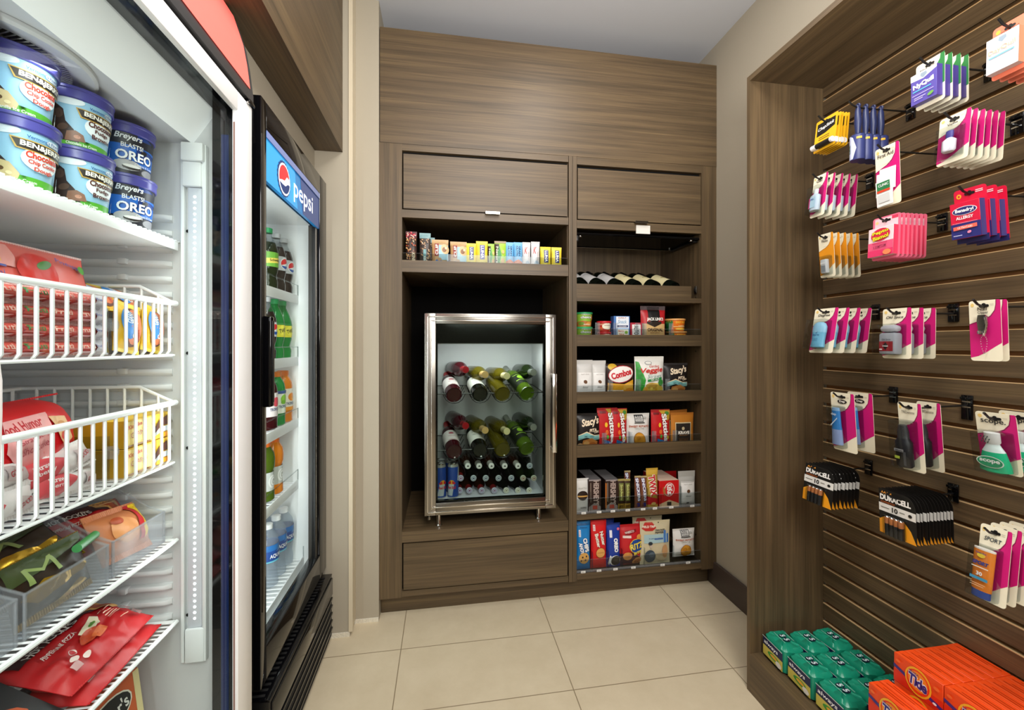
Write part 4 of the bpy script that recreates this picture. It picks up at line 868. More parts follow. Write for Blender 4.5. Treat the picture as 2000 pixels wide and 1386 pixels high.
for i, (p, rot, s) in enumerate((((-.594, .880, .634), (R(-70), R(0), R(92)), 'on the lowest shelf, upper one lying across'), ((-.584, .895, .606), (R(-84), R(0), R(94)), 'on the lowest shelf beneath its twin'),
                                 ((-.655, .925, .800), (R(-48), R(0), R(66)), 'leaning in the bin beside the ribbed wall'))):
    q = hk if i == 0 else dup(hk); q.location = p; q.rotation_euler = rot; q['label'] = 'red frozen hot sandwich pack, %s' % s; q['category'] = 'frozen food pack'
    q.scale = (.72, .72, .72) if i == 2 else (1, 1, .84)
pz = pouch('frozen_pizza_roll_pack', .12, .10, .05, '#C9784A', [('e', -1, 5, 3.0, 2.6, '#D89058'), ('p', [(1.6, 2), (3, 9.6), (4.2, 9.6), (3.2, 2)], '#C01820'), ('p', [(3.2, 2), (4.2, 9.6), (6, 9.6), (6, 4)], '#F0C818'), ('e', -2, 7, 1.2, .8, '#B04A28')], wr=.005, seed=21)
pz.location = (-.612, .935, .784); pz.rotation_euler = (R(-28), R(6), R(86)); pz['label'] = 'orange frozen food bag with yellow corner in the right clear bin'; pz['category'] = 'frozen food pack'
gb = pouch('frozen_bar_pack', .135, .095, .03, '#2E2014', [('p', [(-6.6, 6.2), (6.6, 8.2), (6.6, 9.4), (-6.6, 9.4)], '#3E4A26'), ('t', 'M', -2, 6.9, 5.0, 2.6, '#8FA05C', 4, 0), ('p', [(-6, 4.0), (-2.6, 5.6), (2.0, 4.6), (5.6, 5.0), (4, 3.6), (0, 3.2), (-4, 2.6)], 'gold_film'), ('p', [(-1, .8), (3.4, 2.6), (5, 1.6), (1, .4)], 'gold_film')], sealc='gold_film', seal=.01, bot=.01, wr=.006, seed=31)
for i, (p, rot, s) in enumerate((((-.625, .775, .83), (R(-50), R(-6), R(84)), 'uppermost of its bin'), ((-.605, .77, .785), (R(-14), R(0), R(90)), 'behind the bin front'), ((-.66, .78, .79), (R(-30), R(6), R(96)), 'deeper in the bin'), ((-.63, .615, .80), (R(-35), R(0), R(90)), 'at the left picture edge'))):
    q = gb if i == 0 else dup(gb); q.location = p; q.rotation_euler = rot; q['label'] = 'dark and gold frozen bar pack, %s' % s; q['category'] = 'frozen food pack'; q['group'] = 'dark and gold packs in the clear freezer bins'
gp = MB(); gp.tube([(-.600, .80, .862), (-.612, .853, .862)], .007, mat('green_film', '#3E8A4C', .3), 10); gp.build('green_ice_pop', label='slim green ice pop lying across the edge of the clear bins', category='ice pop')
q = cardbox('frozen_dinner_box', .20, .14, .045, '#14181A', [('p', [(-10, 13.8), (10, 13.8), (10, 12.6), (-10, 9.2)], '#A8141C'), ('r', -9.2, 10.8, -3.2, 13.2, '#D8D8D8'), *[('r', -9 + i * .55, 11, -8.8 + i * .55, 13, '#303030') for i in range(10)], ('t', 'SNACK SIZE', 2.2, 10.4, 7.6, 1.0, '#F0F0F0', 0, 1), ('e', 0, 4.2, 7.6, 3.8, '#C4501E'), ('e', -1.6, 5.2, 4.4, 2.0, '#E07A34', 12), ('e', 3.2, 3.0, 2.6, 1.4, '#A83018')])
q.location = (-.604, .672, .600); q.rotation_euler = (R(-56), 0, R(92)); q['label'] = 'black snack box with orange food picture at the lower left corner'; q['category'] = 'box'
q = cardbox('frozen_meal_box', .15, .22, .05, '#C8582C', [('p', [(-6.8, .4), (6.2, .4), (6.2, 21.2), (-4, 21.2)], '#D0602E'), ('r', 6.2, .2, 7.5, 21.8, '#E9D9A0'), ('p', [(-6.4, .6), (5.6, .6), (5.2, 14), (-5.2, 12.4)], '#EEEAE2'), ('e', 0, 17.0, 5.6, 3.3, '#F2EEDC', 14), ('e', 0, 17.0, 5.3, 3.0, '#15171A', 14), ('t', "Stouffer's", 0, 17.0, 9.2, 2.6, '#F2F0EA', 12, 1), ('t', 'baked', -.6, 12.0, 4.4, 1.2, '#403830', 4), ('t', 'ziti pomodoro', .2, 10.4, 8.4, 1.1, '#403830', 4), ('e', -5.2, 9.6, 1.6, 3, '#5AAA3C')])
q.location = (-.640, .915, FLO + .006); q.rotation_euler = (R(-8), 0, R(80)); q['label'] = 'orange and white frozen meal box with black oval on the freezer floor'; q['category'] = 'box'
# ================================================================= snacks in the cabinet
def pc(ops, w_, h_):
    W, H = w_ * 100, h_ * 100; o = []
    for q in ops:
        k = q[0]
        if k == 'r': o.append(('r', q[1] * W, q[2] * H, q[3] * W, q[4] * H, q[5]))
        elif k == 'e': o.append(('e', q[1] * W, q[2] * H, q[3] * W, q[4] * H, *q[5:]))
        elif k == 'p': o.append(('p', [(x * W, y * H) for x, y in q[1]], q[2]))
        else:
            rot = q[7] if len(q) > 7 else 0; v = abs(abs(rot) - 90) < 30
            o.append(('t', q[1], q[2] * W, q[3] * H, q[4] * (H if v else W), q[5] * (W if v else H), *q[6:]))
    return o
def spot(u0, u1, vt, zb, y=1.930):
    a = on_y(u0, vt, y); c = on_y(u1, vt, y); return (a.x + c.x) / 2, (c.x - a.x), (a.z + c.z) / 2 - zb
def bag(name, label, cat, u0, u1, vt, zb, colr, ops, d_=.03, y=1.930, group=None, rz=0, tilt=0, **kw):
    x, w_, h_ = spot(u0, u1, vt, zb, y)
    o = pouch(name, w_, h_, d_, colr, pc(ops, w_, h_), seal=kw.pop('seal', .010), bot=kw.pop('bot', .006), seed=int(u0), **kw)
    o.location = (x, y + d_ / 2 + .002, zb); o.rotation_euler = (R(tilt), 0, R(rz)); o['label'] = label; o['category'] = cat
    if group: o['group'] = group
    return o
def again(o, label, dx=0, dy=0, dz=0, rz=None):
    q = dup(o, (o.location.x + dx, o.location.y + dy, o.location.z + dz)); q['label'] = label
    if rz is not None: q.rotation_euler = (0, 0, R(rz))
    return q
# ---- top left shelf: bars
zb = 1.5455; GB = 'snack bars on the top left shelf'
def speck(n, cols, seed, y0=.08, y1=.9):
    r = random.Random(seed); return [('e', r.uniform(-.42, .42), r.uniform(y0, y1), .05, .025, r.choice(cols), r.uniform(0, 90)) for _ in range(n)]
bag('nut_bar', 'tall nut bar with red dotted wrapper top, leftmost on the top shelf', 'snack bar', 792, 814, 451, zb, '#3A2620', [('r', -.5, .82, .5, 1, '#5A1420')] + speck(20, ['#E8A090', '#D84050', '#F0C0B0'], 1, .82, .98) + speck(46, ['#C89058', '#E0B888', '#8A5030', '#B8502E'], 2, .1, .8) + [('r', .05, .08, .42, .42, '#5A3820'), ('t', 'KIND', .24, .24, .26, .3, '#E8D8B0', -90, 1)], .018, group=GB)
nb = bag('nut_bar', 'nut bar with pale teal wrapper top beside the red dotted one', 'snack bar', 819, 841, 454, zb, '#40342C', [('r', -.5, .84, .5, 1, '#7FA3A6')] + speck(46, ['#B89070', '#E0C8A8', '#6A4838', '#C8A070'], 3, .1, .82) + [('r', -.14, .1, .12, .5, '#6E9EA0'), ('t', 'KIND', -.01, .2, .2, .2, '#F0E8D8', -90, 1)], .018, group=GB, sealc='#7FA3A6')
again(nb, 'teal topped nut bar half hidden behind its twin', .018, .03, -.012)
cl = [('r', -.5, .86, .5, 1, '#C4A070'), ('r', -.5, 0, -.32, .86, '#B48A5C'), ('r', -.33, .42, -.08, .86, '#8E2424'), ('t', 'CLIF', -.2, .64, .38, .17, '#F4ECE0', 90, 2), ('r', -.08, .28, .5, .8, '#9CCAD8'), ('e', .30, .66, .24, .18, '#D8B888', 20), ('e', .26, .64, .13, .09, '#8A5A34'), ('e', .36, .7, .07, .05, '#F0DCB8'), ('p', [(-.36, 0), (-.36, .2), (-.1, .36), (.1, .24), (.3, .2), (.5, .28), (.5, 0)], '#2C6CB4'), ('e', -.04, .3, .14, .06, '#B89060'), ('t', 'Chocolate Chip', .08, .1, .5, .07, '#E8F0F8', 0, 1)]
c1 = bag('energy_bar', 'tan and light blue energy bar, left one of the pair', 'snack bar', 843, 876, 467, zb, '#C4A070', cl, .02, group=GB)
x_, w__, h__ = spot(880, 911, 471, zb); q = again(c1, 'tan and light blue energy bar, right one of the pair'); q.location.x = x_; q.location.z = zb - .006
lu = [('r', -.18, .34, .24, .86, '#2E3470'), ('t', 'LUNA', .03, .6, .46, .26, '#F4F4F0', -90, 2), ('r', -.5, .0, .5, .2, '#E8D060')]
l1 = bag('lemon_bar', 'yellow bar with navy patch just right of the tan and blue pair', 'snack bar', 910, 931, 474, zb, '#EBD53C', lu, .02, group=GB)
l2 = bag('lemon_bar', 'taller yellow bar with violet patch beside the first yellow one', 'snack bar', 930, 953, 470, zb, '#E9D23A', [(*q[:-1], '#4A4A9A') if q[0] == 'r' and q[5] == '#2E3470' else q for q in lu], .02, y=1.927, group=GB)
gr = [('p', [(-.5, .05), (-.5, .9), (-.1, .9), (-.2, .5), (-.05, .05)], '#3C2A1C'), ('p', [(-.2, .05), (-.3, .5), (-.1, .85), (.1, .5)], '#2E8A3A'), ('t', 'Nature', -.28, .5, .6, .2, '#E8F0D8', -90, 1), ('e', .2, .3, .16, .1, '#D8A860'), ('e', .24, .62, .12, .07, '#E0C080')]
g1 = bag('granola_bar', 'short green and brown granola bar', 'snack bar', 953, 968, 475, zb, '#9CC83A', gr, .018, y=1.935, group=GB); g1['label'] = 'short green granola bar next to the taller yellow bar'
g2 = bag('granola_bar', 'taller green granola bar with brown side, left of the blue bars', 'snack bar', 966, 989, 470, zb, '#A4CC3C', gr + [('r', -.5, .93, .5, 1, '#A08A68')], .018, group=GB)
nu = [('t', 'NUTRI', -.14, .68, .36, .22, '#24386A', -90, 1), ('t', 'GRAIN', .16, .68, .36, .22, '#24386A', -90, 1), ('p', [(-.5, 0), (-.5, .3), (0, .38), (.5, .28), (.5, 0)], '#D8784E'), ('e', -.2, .16, .14, .08, '#E8A060'), ('e', .2, .14, .16, .08, '#B8503A')]
n1 = bag('cereal_bar', 'light blue cereal bar with orange base, left of two', 'snack bar', 988, 1004, 472, zb, '#6FB2DE', nu, .02, group=GB)
n2 = bag('cereal_bar', 'light blue cereal bar with orange base, right of two', 'snack bar', 1004, 1021, 472, zb, '#6FB2DE', nu, .02, group=GB)
sk = [('t', 'K', -.1, .7, .4, .24, '#B83A34', 0, 1, .3), ('e', .1, .22, .3, .12, '#A8B8C8'), ('e', -.1, .14, .2, .08, '#C8A890'), ('t', 'Special', .25, .5, .3, .1, '#A86A60', -90), ('r', -.5, .95, .5, 1, '#C8C4C4')]
bag('cereal_bar', 'silver white cereal bar with red letter, left of two', 'snack bar', 1021, 1037, 472, zb, '#DAD8D8', sk, .02, group=GB); bag('cereal_bar', 'silver white cereal bar with red letter, right of two', 'snack bar', 1038, 1055, 471, zb, '#DAD8D8', sk, .02, group=GB)
l3 = bag('lemon_bar', 'yellow bar with navy patch right of the silver bars', 'snack bar', 1056, 1077, 481, zb, '#E4CE40', lu, .02, group=GB); bag('lemon_bar', 'yellow bar with navy patch, rightmost on the top left shelf', 'snack bar', 1078, 1098, 482, zb, '#E8D040', lu, .02, group=GB)
# ---- clear guards and dividers
def guard(x0, x1, z0, z1, label, y=1.903):
    b = MB(); b.box(x0, x1, y, y + .002, z0, z1, 'clear_plastic'); b.tube([(x0, y + .001, z1), (x1, y + .001, z1)], .0007, 'acrylic', 5)
    b.build('shelf_guard', label=label, category='guard')
guard(-.182, .571, 1.5705, 1.602, 'clear plastic guard along the front of the bar shelf')
for z, h, nm in ((1.2445, .028, 'cups and jerky'), (.9735, .030, 'chips'), (.7225, .034, 'candy and chips')): guard(.617, 1.252, z, z + h, 'clear plastic guard along the front of the shelf of ' + nm)
def divd(us, z, h_, text):
    for i, u in enumerate(us):
        x = on_y(u, 700, 1.95).x; b = MB(); b.box(x - .001, x + .001, 1.922, 2.12, z, z + h_, 'clear_plastic'); b.box(x - .012, x + .012, 1.921, 1.9225, z, z + h_, 'acrylic')
        b.build('shelf_divider', label='clear upright divider %s from the left on the %s' % (ordn[i], text), category='divider', group='clear dividers in the snack cabinet')
divd((1163, 1198, 1240, 1253, 1305), 1.2125, .09, 'shelf of cups and jerky'); divd((1188, 1242, 1298), .9435, .085, 'upper chips shelf'); divd((1176, 1226, 1272, 1312), .6885, .085, 'red candy shelf')
# ---- wine rack bay: tilted tray with six bottles
tr = MB(); z0 = 1.4258
TP = lambda x, y: (x, y)
tr.box(.618, 1.215, 1.925, 1.940, z0, z0 + .062, 'wood_x'); tr.box(.618, 1.215, 1.940, 2.20, z0, z0 + .012, 'wood_x'); tr.box(.618, 1.215, 2.19, 2.205, z0, z0 + .05, 'wood_x')
tr.build('bottle_tray', label='low wooden tray board holding the lying wine bottles', category='tray')
dk = wine('dark_glass', 'black_plastic', '#B8B6B4', [('r', -3, 12.6, 3, 13.0, '#8A8A88')]); cr = wine('dark_glass', 'black_plastic', '#D8CDA0', [('e', 0, 9.6, 2.0, .5, '#9A8A50')])
for i, (u, kind, s) in enumerate(((1124, 'd', 'partly hidden by the post'), (1159, 'd', 'second from left'), (1195, 'd', 'third from left'), (1230, 'c', 'fourth from left'), (1267, 'c', 'fifth from left'), (1304, 'c', 'rightmost'))):
    pr = dk if kind == 'd' else cr; t = pr if pr.get('label') is None else dup(pr)
    x = on_y(u, 540, 1.98).x
    q_ = .026 if i == 0 else 0
    lay(t, (x + .03 - q_ * .1, 1.970, z0 + .052), (x - .030 + q_ * 2.1, 2.22, z0 + .155), 0)
    t['label'] = 'dark wine bottle with %s label lying in the tray, %s' % ('silver grey' if kind == 'd' else 'cream', s); t['category'] = 'wine bottle'; t['group'] = 'wine bottles in the wooden tray'
b = MB(); gx0, gx1 = .6165, 1.2525
b.box(gx0, gx1, 1.915, 2.16, 1.718, 1.723, milky('smoke_glass', '#6A6A68', .35, '#0E0E0E', .1))
b.tube([(gx0, 1.92, 1.7265), (gx1, 1.92, 1.7265)], .003, 'black_plastic', 6); b.tube([(gx0, 2.155, 1.716), (gx1, 2.155, 1.716)], .0025, 'steel', 6)
b.box(1.228, 1.252, 1.93, 2.15, 1.708, 1.7175, 'black_plastic', .001); b.box(.617, .632, 1.92, 1.99, 1.69, 1.7175, 'black_plastic', .002)
for x, y in ((.640, 1.93), (1.215, 1.93), (1.215, 2.13)): b.lathe([(.009, 1.712, 'chrome'), (.009, 1.7175, 'chrome')], 12, Matrix.Translation((x, y, 0)))
b.build('lift_up_door', label='dark glass flap folded up under the top of the wine bay', category='door')
mb(lambda b: (b.box(1.2465, 1.2542, 1.935, 1.952, 1.452, 1.492, 'steel', .003), b.box(1.242, 1.2465, 1.939, 1.948, 1.462, 1.482, 'black_plastic', .002)), 'lock_keeper', cab)
mb(lambda b: [b.lathe([(.003, 0, 'steel'), (.003, .004, 'steel')], 8, Matrix.Translation((1.2543, 1.945, z)) @ Matrix.Rotation(R(-90), 4, 'Y')) for z in (1.436, 1.163, .90, .24)], 'shelf_pin', cab)
# ---- row 1
zr = 1.2125; G1 = 'groceries on the cup and jerky shelf'
def cup(name, label, u0, u1, vt, z, h_, side_, ops, lid=None, y0=1.93, taper=.82, parts='lid', body=None, dxy=(0, 0)):
    a = on_y(u0, vt, y0 + .02); c = on_y(u1, vt, y0 + .02); r = (c.x - a.x) / 2; x = (a.x + c.x) / 2
    t = empty(name); b = MB(); rb = r * taper
    b.lathe([(rb * .96, 0, side_), (rb, .002, side_), (r * .97, h_ - .008, side_)], 30)
    art(b, cyl(lambda z_: rb + (r * .97 - rb) * z_ / h_), pc(ops, 2 * r, h_), .9, step=.0002, d0=.0006); b.build('cup_body', t)
    b = MB(); lid = lid or side_; b.lathe([(r, h_ - .009, lid), (r * 1.03, h_ - .008, lid), (r * 1.03, h_ - .001, lid), (r * .97, h_, lid), (r * .9, h_ - .002, lid)], 30); b.build('lid', t)
    t.location = (x + dxy[0], y0 + r + dxy[1], z); t['label'] = label; t['category'] = 'cup'; t['group'] = G1; return t, x, r
hc = [('r', -1.5, 0, 1.5, .9, '#8CB83C'), ('p', [(-.7, .02), (-.7, .3), (-.2, .42), (.2, .36), (.6, .55), (.9, .5), (.9, .02)], '#B06A2C'), ('e', -.3, .22, .2, .12, '#6A8A2C'), ('e', .2, .2, .2, .14, '#D89040'), ('e', .5, .62, .2, .2, '#C8903C'), ('t', 'Healthy', 0, .84, .55, .14, '#1E4A22', 0, 3), ('t', 'Healthy', 0, .84, .53, .13, '#F4F4E8', 0, 0), ('t', 'choice', 0, .66, .66, .2, '#1E4A22', 0, 4), ('t', 'choice', 0, .66, .64, .18, '#F8F8F0', 0, 1), ('t', 'CHICKEN', .05, .16, .4, .08, '#F4F0D8', 0, 1)]
t, x, r = cup('soup_cup', 'green lidded meal cup, lower one of the stack', 1127, 1159, 640, zr, .070, '#8CB83C', hc, '#2E9E5E')
q = dup(t, (x + .0, t.location.y, zr + .0708)); q['label'] = 'green lidded meal cup, upper one of the stack'
sp = [('r', -1.5, .62, 1.5, .82, '#E8C89C'), ('e', .1, .52, .38, .3, '#F0E8D0'), ('t', 'Campbell\'s', .1, .6, .5, .12, '#7A3A20', 0, 1), ('e', -.4, .3, .2, .16, '#D85A2A'), ('e', .4, .16, .2, .1, '#E07A3A')]
t, x, r = cup('soup_cup', 'red noodle cup, lower one of the red stack', 1168, 1195, 645, zr - .006, .052, '#C22A22', sp, '#C82028')
q = dup(t, (x, t.location.y, zr + .0468)); q['label'] = 'red noodle cup, upper one of the red stack'
def frontbox(name, label, u0, u1, vt, zb_, colr, ops, d_, y=1.93, sidec=None, topc=None, cat='box', group=None, tilt=0, sideops=()):
    x, w_, h_ = spot(u0, u1, vt, zb_, y); o = cardbox(name, w_, h_, d_, colr, pc(ops, w_, h_), pc(sideops, d_, h_), (), sidec, topc)
    o.location = (x, y + d_ / 2, zb_); o.rotation_euler = (R(tilt), 0, 0); o['label'] = label; o['category'] = cat
    if group: o['group'] = group
    return o
frontbox('snack_box', 'white and blue snack box in the middle of the cup shelf', 1199, 1230, 617, zr, '#4A78B8', [('r', -.36, 0, .44, .98, '#E9EDF4'), ('t', 'DAILY', .04, .93, .5, .05, '#B05A3A', 0, 1), ('t', 'Snack', .02, .78, .56, .14, '#4A90B8', 0, 0, .3), ('r', -.3, .56, .38, .64, '#1E2C66'), ('t', 'CRACKERS', .04, .6, .5, .045, '#F4F4F4', 0, 1), ('r', -.36, 0, .44, .52, '#8CB4DC'), ('r', -.3, .04, .4, .48, '#F2ECDC'), ('t', 'Berry', -.06, .4, .34, .1, '#C0504A', 0, 1), ('t', 'Nut', -.02, .28, .3, .1, '#C86A3A', 0, 1), ('e', .26, .36, .1, .06, '#8AB848')], .04, sidec='#3A62A0', group=G1)
frontbox('mint_tin', 'small red and white mint tin lying upright beside the blue box', 1232, 1255, 630, zr, '#A8283A', [('r', -.36, .04, .36, .9, '#EDEAE4'), ('t', 'ALTOIDS', -.02, .46, .76, .4, '#2A2A2A', -90, 1)], .022, group=G1, cat='tin', tilt=-3)
bag('jerky_bag', 'red black and tan jerky bag on the cup shelf', 'jerky bag', 1254, 1303, 597, zr, '#B81C24', [('p', [(-.24, .98), (-.24, .62), (0, .46), (.24, .62), (.24, .98)], '#141010'), ('r', -.46, .16, .46, .5, '#D2AC72'), ('p', [(-.30, .5), (0, .40), (.30, .5), (.30, .56), (-.30, .56)], '#2A1E18'), ('t', 'JACK LINK\'S', .04, .62, .68, .11, '#F4F0E8', 0, 2), ('t', 'ORIGINAL', .04, .33, .64, .09, '#3A1E10', 0, 2), ('t', 'BEEF JERKY', .04, .24, .4, .05, '#8A5A30'), ('e', -.2, .08, .14, .06, '#D84040')], .035, group=G1, seal=.02, sealc='#3A0E10')
mc = [('p', [(-1.2, .0), (-.42, 0), (-.3, .9), (-1.2, .9)], '#2E7A3A'), ('t', 'EASY MAC', .1, .7, .6, .16, '#F8C838', 0, 1), ('t', 'CHEESE', .14, .42, .4, .08, '#FFE8A0', 0, 1), ('r', -.3, .32, .6, .37, '#F8D890'), ('e', .1, .16, .3, .1, '#F4C040'), ('e', .44, .14, .2, .1, '#F8D060')]
t, x, r = cup('pasta_cup', 'orange pasta cup, lower one of the stack at the right', 1309, 1345, 640, zr - .01, .062, '#EE7A1C', mc, '#E8A860', taper=.85)
q = dup(t, (x - .008, t.location.y, zr + .0528)); q['label'] = 'orange pasta cup, upper one of the stack at the right'
# ---- row 2
zr = .9435; G2 = 'chip bags on the upper chips shelf'
al = [('r', -.4, .02, .42, .70, '#F3F1EE'), ('r', -.4, .675, .42, .69, '#B8B4AE'), ('e', .02, .42, .10, .055, '#6A4428', 60), ('t', 'NATURAL', .02, .62, .5, .035, '#A8A49E'), ('t', 'Almond', .02, .28, .34, .06, '#8A8A88', 0, 0, .3), ('r', -.3, .2, .3, .205, '#B8B4AE'), ('r', -.06, .04, .10, .09, '#6A6A6A')]
a1 = bag('almond_bag', 'white silver almond bag, left of the pair on the upper chips shelf', 'snack bag', 1126, 1160, 703, zr, '#D2D0CC', al, .035, group=G2, seal=.02)
a2 = bag('almond_bag', 'white silver almond bag, right of the pair on the upper chips shelf', 'snack bag', 1157, 1186, 704, zr, '#D6D4D0', al, .035, y=1.938, group=G2, seal=.02)
bag('pretzel_bag', 'pretzel snack bag with red lettering on a big white oval', 'snack bag', 1186, 1242, 710, zr, '#2A140E', [('p', [(-.46, 0), (-.46, .42), (.1, .38), (.46, .52), (.46, 0)], '#E8A828'), ('e', -.28, .9, .16, .10, '#D8B030'), ('r', -.46, 0, .08, .2, '#EFE6D6'), ('t', 'Cheddar', -.2, .15, .36, .06, '#3A2418', 0, 1), ('t', 'Cheese', -.2, .07, .32, .06, '#3A2418', 0, 1), ('e', .26, .3, .2, .12, '#F0B848', 20), ('e', .32, .16, .18, .1, '#D88A28', -10), ('e', 0, .68, .46, .26, '#A82028', 10), ('e', 0, .68, .44, .235, '#F2EEE8', 10), ('t', 'Combos', 0, .69, .74, .2, '#C8202C', 14, 3)], .04, group=G2)
bag('veggie_chip_bag', 'tall white and green vegetable chip bag', 'snack bag', 1243, 1301, 696, zr, '#F0EEE6', [('p', [(-.48, .02), (-.48, .88), (-.38, .86), (-.28, .6), (-.18, .4), (-.26, .02)], '#38A43A'), ('e', -.36, .5, .08, .24, '#2A8A30', 12), ('e', -.08, .84, .12, .045, '#8A8A90'), ('e', -.08, .84, .10, .035, '#F0EEE6'), ('t', 'Garden', .12, .76, .34, .07, '#C8302C', 0, 0, .3), ('t', 'Veggie', .04, .64, .78, .16, '#D0302C', 4, 1.5, .2), ('t', 'Straws', .12, .51, .5, .09, '#8AA8A0', 4, 0, .3), ('p', [(-.12, .36), (.38, .42), (.38, .48), (-.12, .42)], '#2A8A4A'), ('t', 'SEA SALT', .13, .42, .3, .04, '#F0F4E8', 7, 1), ('p', [(-.34, 0), (-.24, .22), (0, .34), (.3, .32), (.44, .2), (.4, 0)], '#E2C24C'), ('e', .02, .26, .2, .08, '#C8A040'), ('r', -.2, 0, -.12, .22, '#F0A838'), ('r', -.02, 0, .06, .22, '#F4D860'), ('r', .14, 0, .22, .2, '#D8A830'), ('e', .34, .34, .1, .08, '#3A8A3A')], .045, group=G2, seal=.014, wr=.003)
st = [('t', "Stacy's", .06, .76, .72, .26, '#F3DFC0', 10, 2, .3), ('t', 'PITA', .16, .55, .3, .09, '#F3DFC0', 6, 2, .2), ('t', 'CHIPS', .3, .5, .2, .06, '#F3DFC0', 6, 1, .2), ('p', [(-.42, .30), (-.42, .42), (-.1, .52), (.2, .42), (.44, .42), (.44, .3), (.2, .3), (-.1, .38)], '#E8D0A8'), ('p', [(-.42, .28), (-.42, .40), (-.1, .49), (.2, .40), (.42, .41), (.42, .29), (.2, .28), (-.1, .36)], '#7CB8B4'), ('t', 'SIMPLY NAKED', 0, .385, .4, .05, '#2A5A5C', 0, 1), ('p', [(-.3, .04), (-.24, .28), (.1, .34), (.34, .24), (.3, .04)], '#C8803C'), ('e', -.1, .2, .12, .06, '#E0A860'), ('e', .14, .16, .14, .07, '#B06A2C'), ('e', -.34, .14, .1, .06, '#D8A878')]
bag('pita_chip_bag', 'black pita chip bag rightmost on the upper chips shelf', 'snack bag', 1300, 1348, 709, zr, '#17110F', st, .04, group=G2, sealc='#1A1412')
# ---- row 3
zr = .6885; G3 = 'snack bags on the red candy shelf'
bag('pita_chip_bag', 'black pita chip bag leftmost on the red candy shelf', 'snack bag', 1126, 1176, 808, zr, '#17110F', st, .04, group=G3)
si = [('p', [(-.1, .98), (.5, .98), (.5, .76), (.3, .7), (.1, .84)], '#C8A030'), ('e', .32, .9, .12, .05, '#4A8A3A'), ('e', .16, .84, .1, .05, '#E0C040'), ('p', [(-.2, 0), (-.22, .24), (.5, .14), (.5, 0)], '#2A78B8'), ('e', -.1, .6, .07, .06, '#F0C030'), ('e', -.06, .42, .08, .06, '#E87030'), ('e', -.02, .3, .06, .05, '#58A83A'), ('e', .34, .26, .07, .05, '#E8C838'), ('t', 'Skittles', .2, .53, .74, .30, '#7A1014', -84, 4), ('t', 'Skittles', .2, .53, .72, .27, '#F6F4F0', -84, 2), ('t', 'SHARE', .14, .09, .16, .12, '#F0F4F8', -84, 1), ('r', -.4, .88, -.1, .93, '#7A1418')]
s1 = bag('candy_bag', 'red chewy candy bag, left of the touching pair', 'candy bag', 1168, 1208, 797, zr, '#C4161C', si, .028, group=G3, sealc='#B01820', y=1.936)
s2 = bag('candy_bag', 'red chewy candy bag, right of the touching pair', 'candy bag', 1196, 1227, 798, zr, '#C4161C', si, .028, group=G3, sealc='#B01820', y=1.928)
s3 = bag('candy_bag', 'single red chewy candy bag beside the orange jerky bag', 'candy bag', 1274, 1311, 800, zr, '#C4161C', si, .028, group=G3, sealc='#B01820')
spo = [('r', -.18, .76, .2, .96, '#2A2A2A'), ('r', -.15, .78, .17, .945, '#EDEBE6'), ('t', 'FOOD', 0, .9, .24, .05, '#2A2A2A', 0, 2), ('t', 'SHOULD', 0, .855, .28, .04, '#2A2A2A', 0, 2), ('t', 'TASTE GOOD', 0, .81, .28, .035, '#2A2A2A', 0, 1), ('r', -.2, .725, .24, .75, '#1E1A18'), ('t', 'SWEET POTATO', 0, .64, .86, .06, '#B0522C', 0, 1.5), ('t', 'TORTILLA CHIPS', 0, .575, .4, .03, '#9A9A98', 0, 1), ('e', .03, .24, .25, .24, '#A86A1E', 25), ('e', .03, .25, .22, .21, '#D8962E', 25), ('e', -.04, .3, .1, .06, '#C07E22', 25), ('e', .26, .88, .08, .03, '#B8B6B0')]
sp1 = bag('sweet_potato_chip_bag', 'white sweet potato chip bag between the red candy bags', 'snack bag', 1226, 1272, 808, zr, '#E4E1DB', spo, .04, group=G3, wr=.003)
kr = [('r', -.34, 0, .36, .72, '#D8C8A0'), ('r', -.31, 0, .33, .69, '#2A2420'), ('e', 0, .54, .06, .05, '#C8B890'), ('t', 'KRAVE', .03, .42, .5, .09, '#EDE6D8', 0, 3), ('t', 'BEEF JERKY', .03, .34, .4, .03, '#D89048'), ('r', -.2, .24, .24, .25, '#8A5A30'), ('t', 'SEA SALT', .03, .2, .4, .04, '#B8703A')]
k1 = bag('jerky_bag', 'orange brown jerky bag with black label', 'jerky bag', 1312, 1357, 806, zr, '#C27A26', kr, .02, group=G3, sealc='#B46C1E'); k1['label'] = 'orange brown jerky bag with black label, rightmost on the red candy shelf'
q = again(k1, 'orange jerky bag tilted behind the black labelled one', -.008, .03, .008); q.rotation_euler = (0, R(-3), 0)
# ---- trays of rows 4 and 5
def tray(z, h_, us, label, yt=1.906):
    b = MB(); b.box(.6155, 1.2535, yt, yt + .002, z, z + .012, 'acrylic'); b.box(.6155, 1.2535, yt, 2.14, z, z + .002, 'clear_plastic')
    b.box(.6155, 1.2535, yt + .001, yt + .0025, z + .012, z + h_, 'clear_plastic'); b.tube([(.6155, yt + .001, z + h_), (1.2535, yt + .001, z + h_)], .0008, 'acrylic', 5)
    for u in us: x = on_y(u, 700, 1.93).x; b.box(x - .0008, x + .0008, yt + .003, 2.13, z + .002, z + h_ + .03, 'clear_plastic')
    b.build('acrylic_tray', label=label, category='tray')
def tags(us, z, row):
    for i, u in enumerate(us):
        x = on_y(u, 1000, 1.905).x; b = MB(); b.box(x - .011, x + .011, 1.9040, 1.9052, z - .002, z + .008, '#F2F0EA'); art(b, lambda a, c, d: (x + a, 1.9040 - d, z + c), [('r', -.8, .2, .8, .3, '#5A5A5A'), ('r', -.8, .4, .3, .48, '#5A5A5A')], d0=.0002)
        b.build('price_tag', label='small white price tag, %s from left on the %s' % (ordn[i], row), category='price tag', group='price tags on the clear trays')
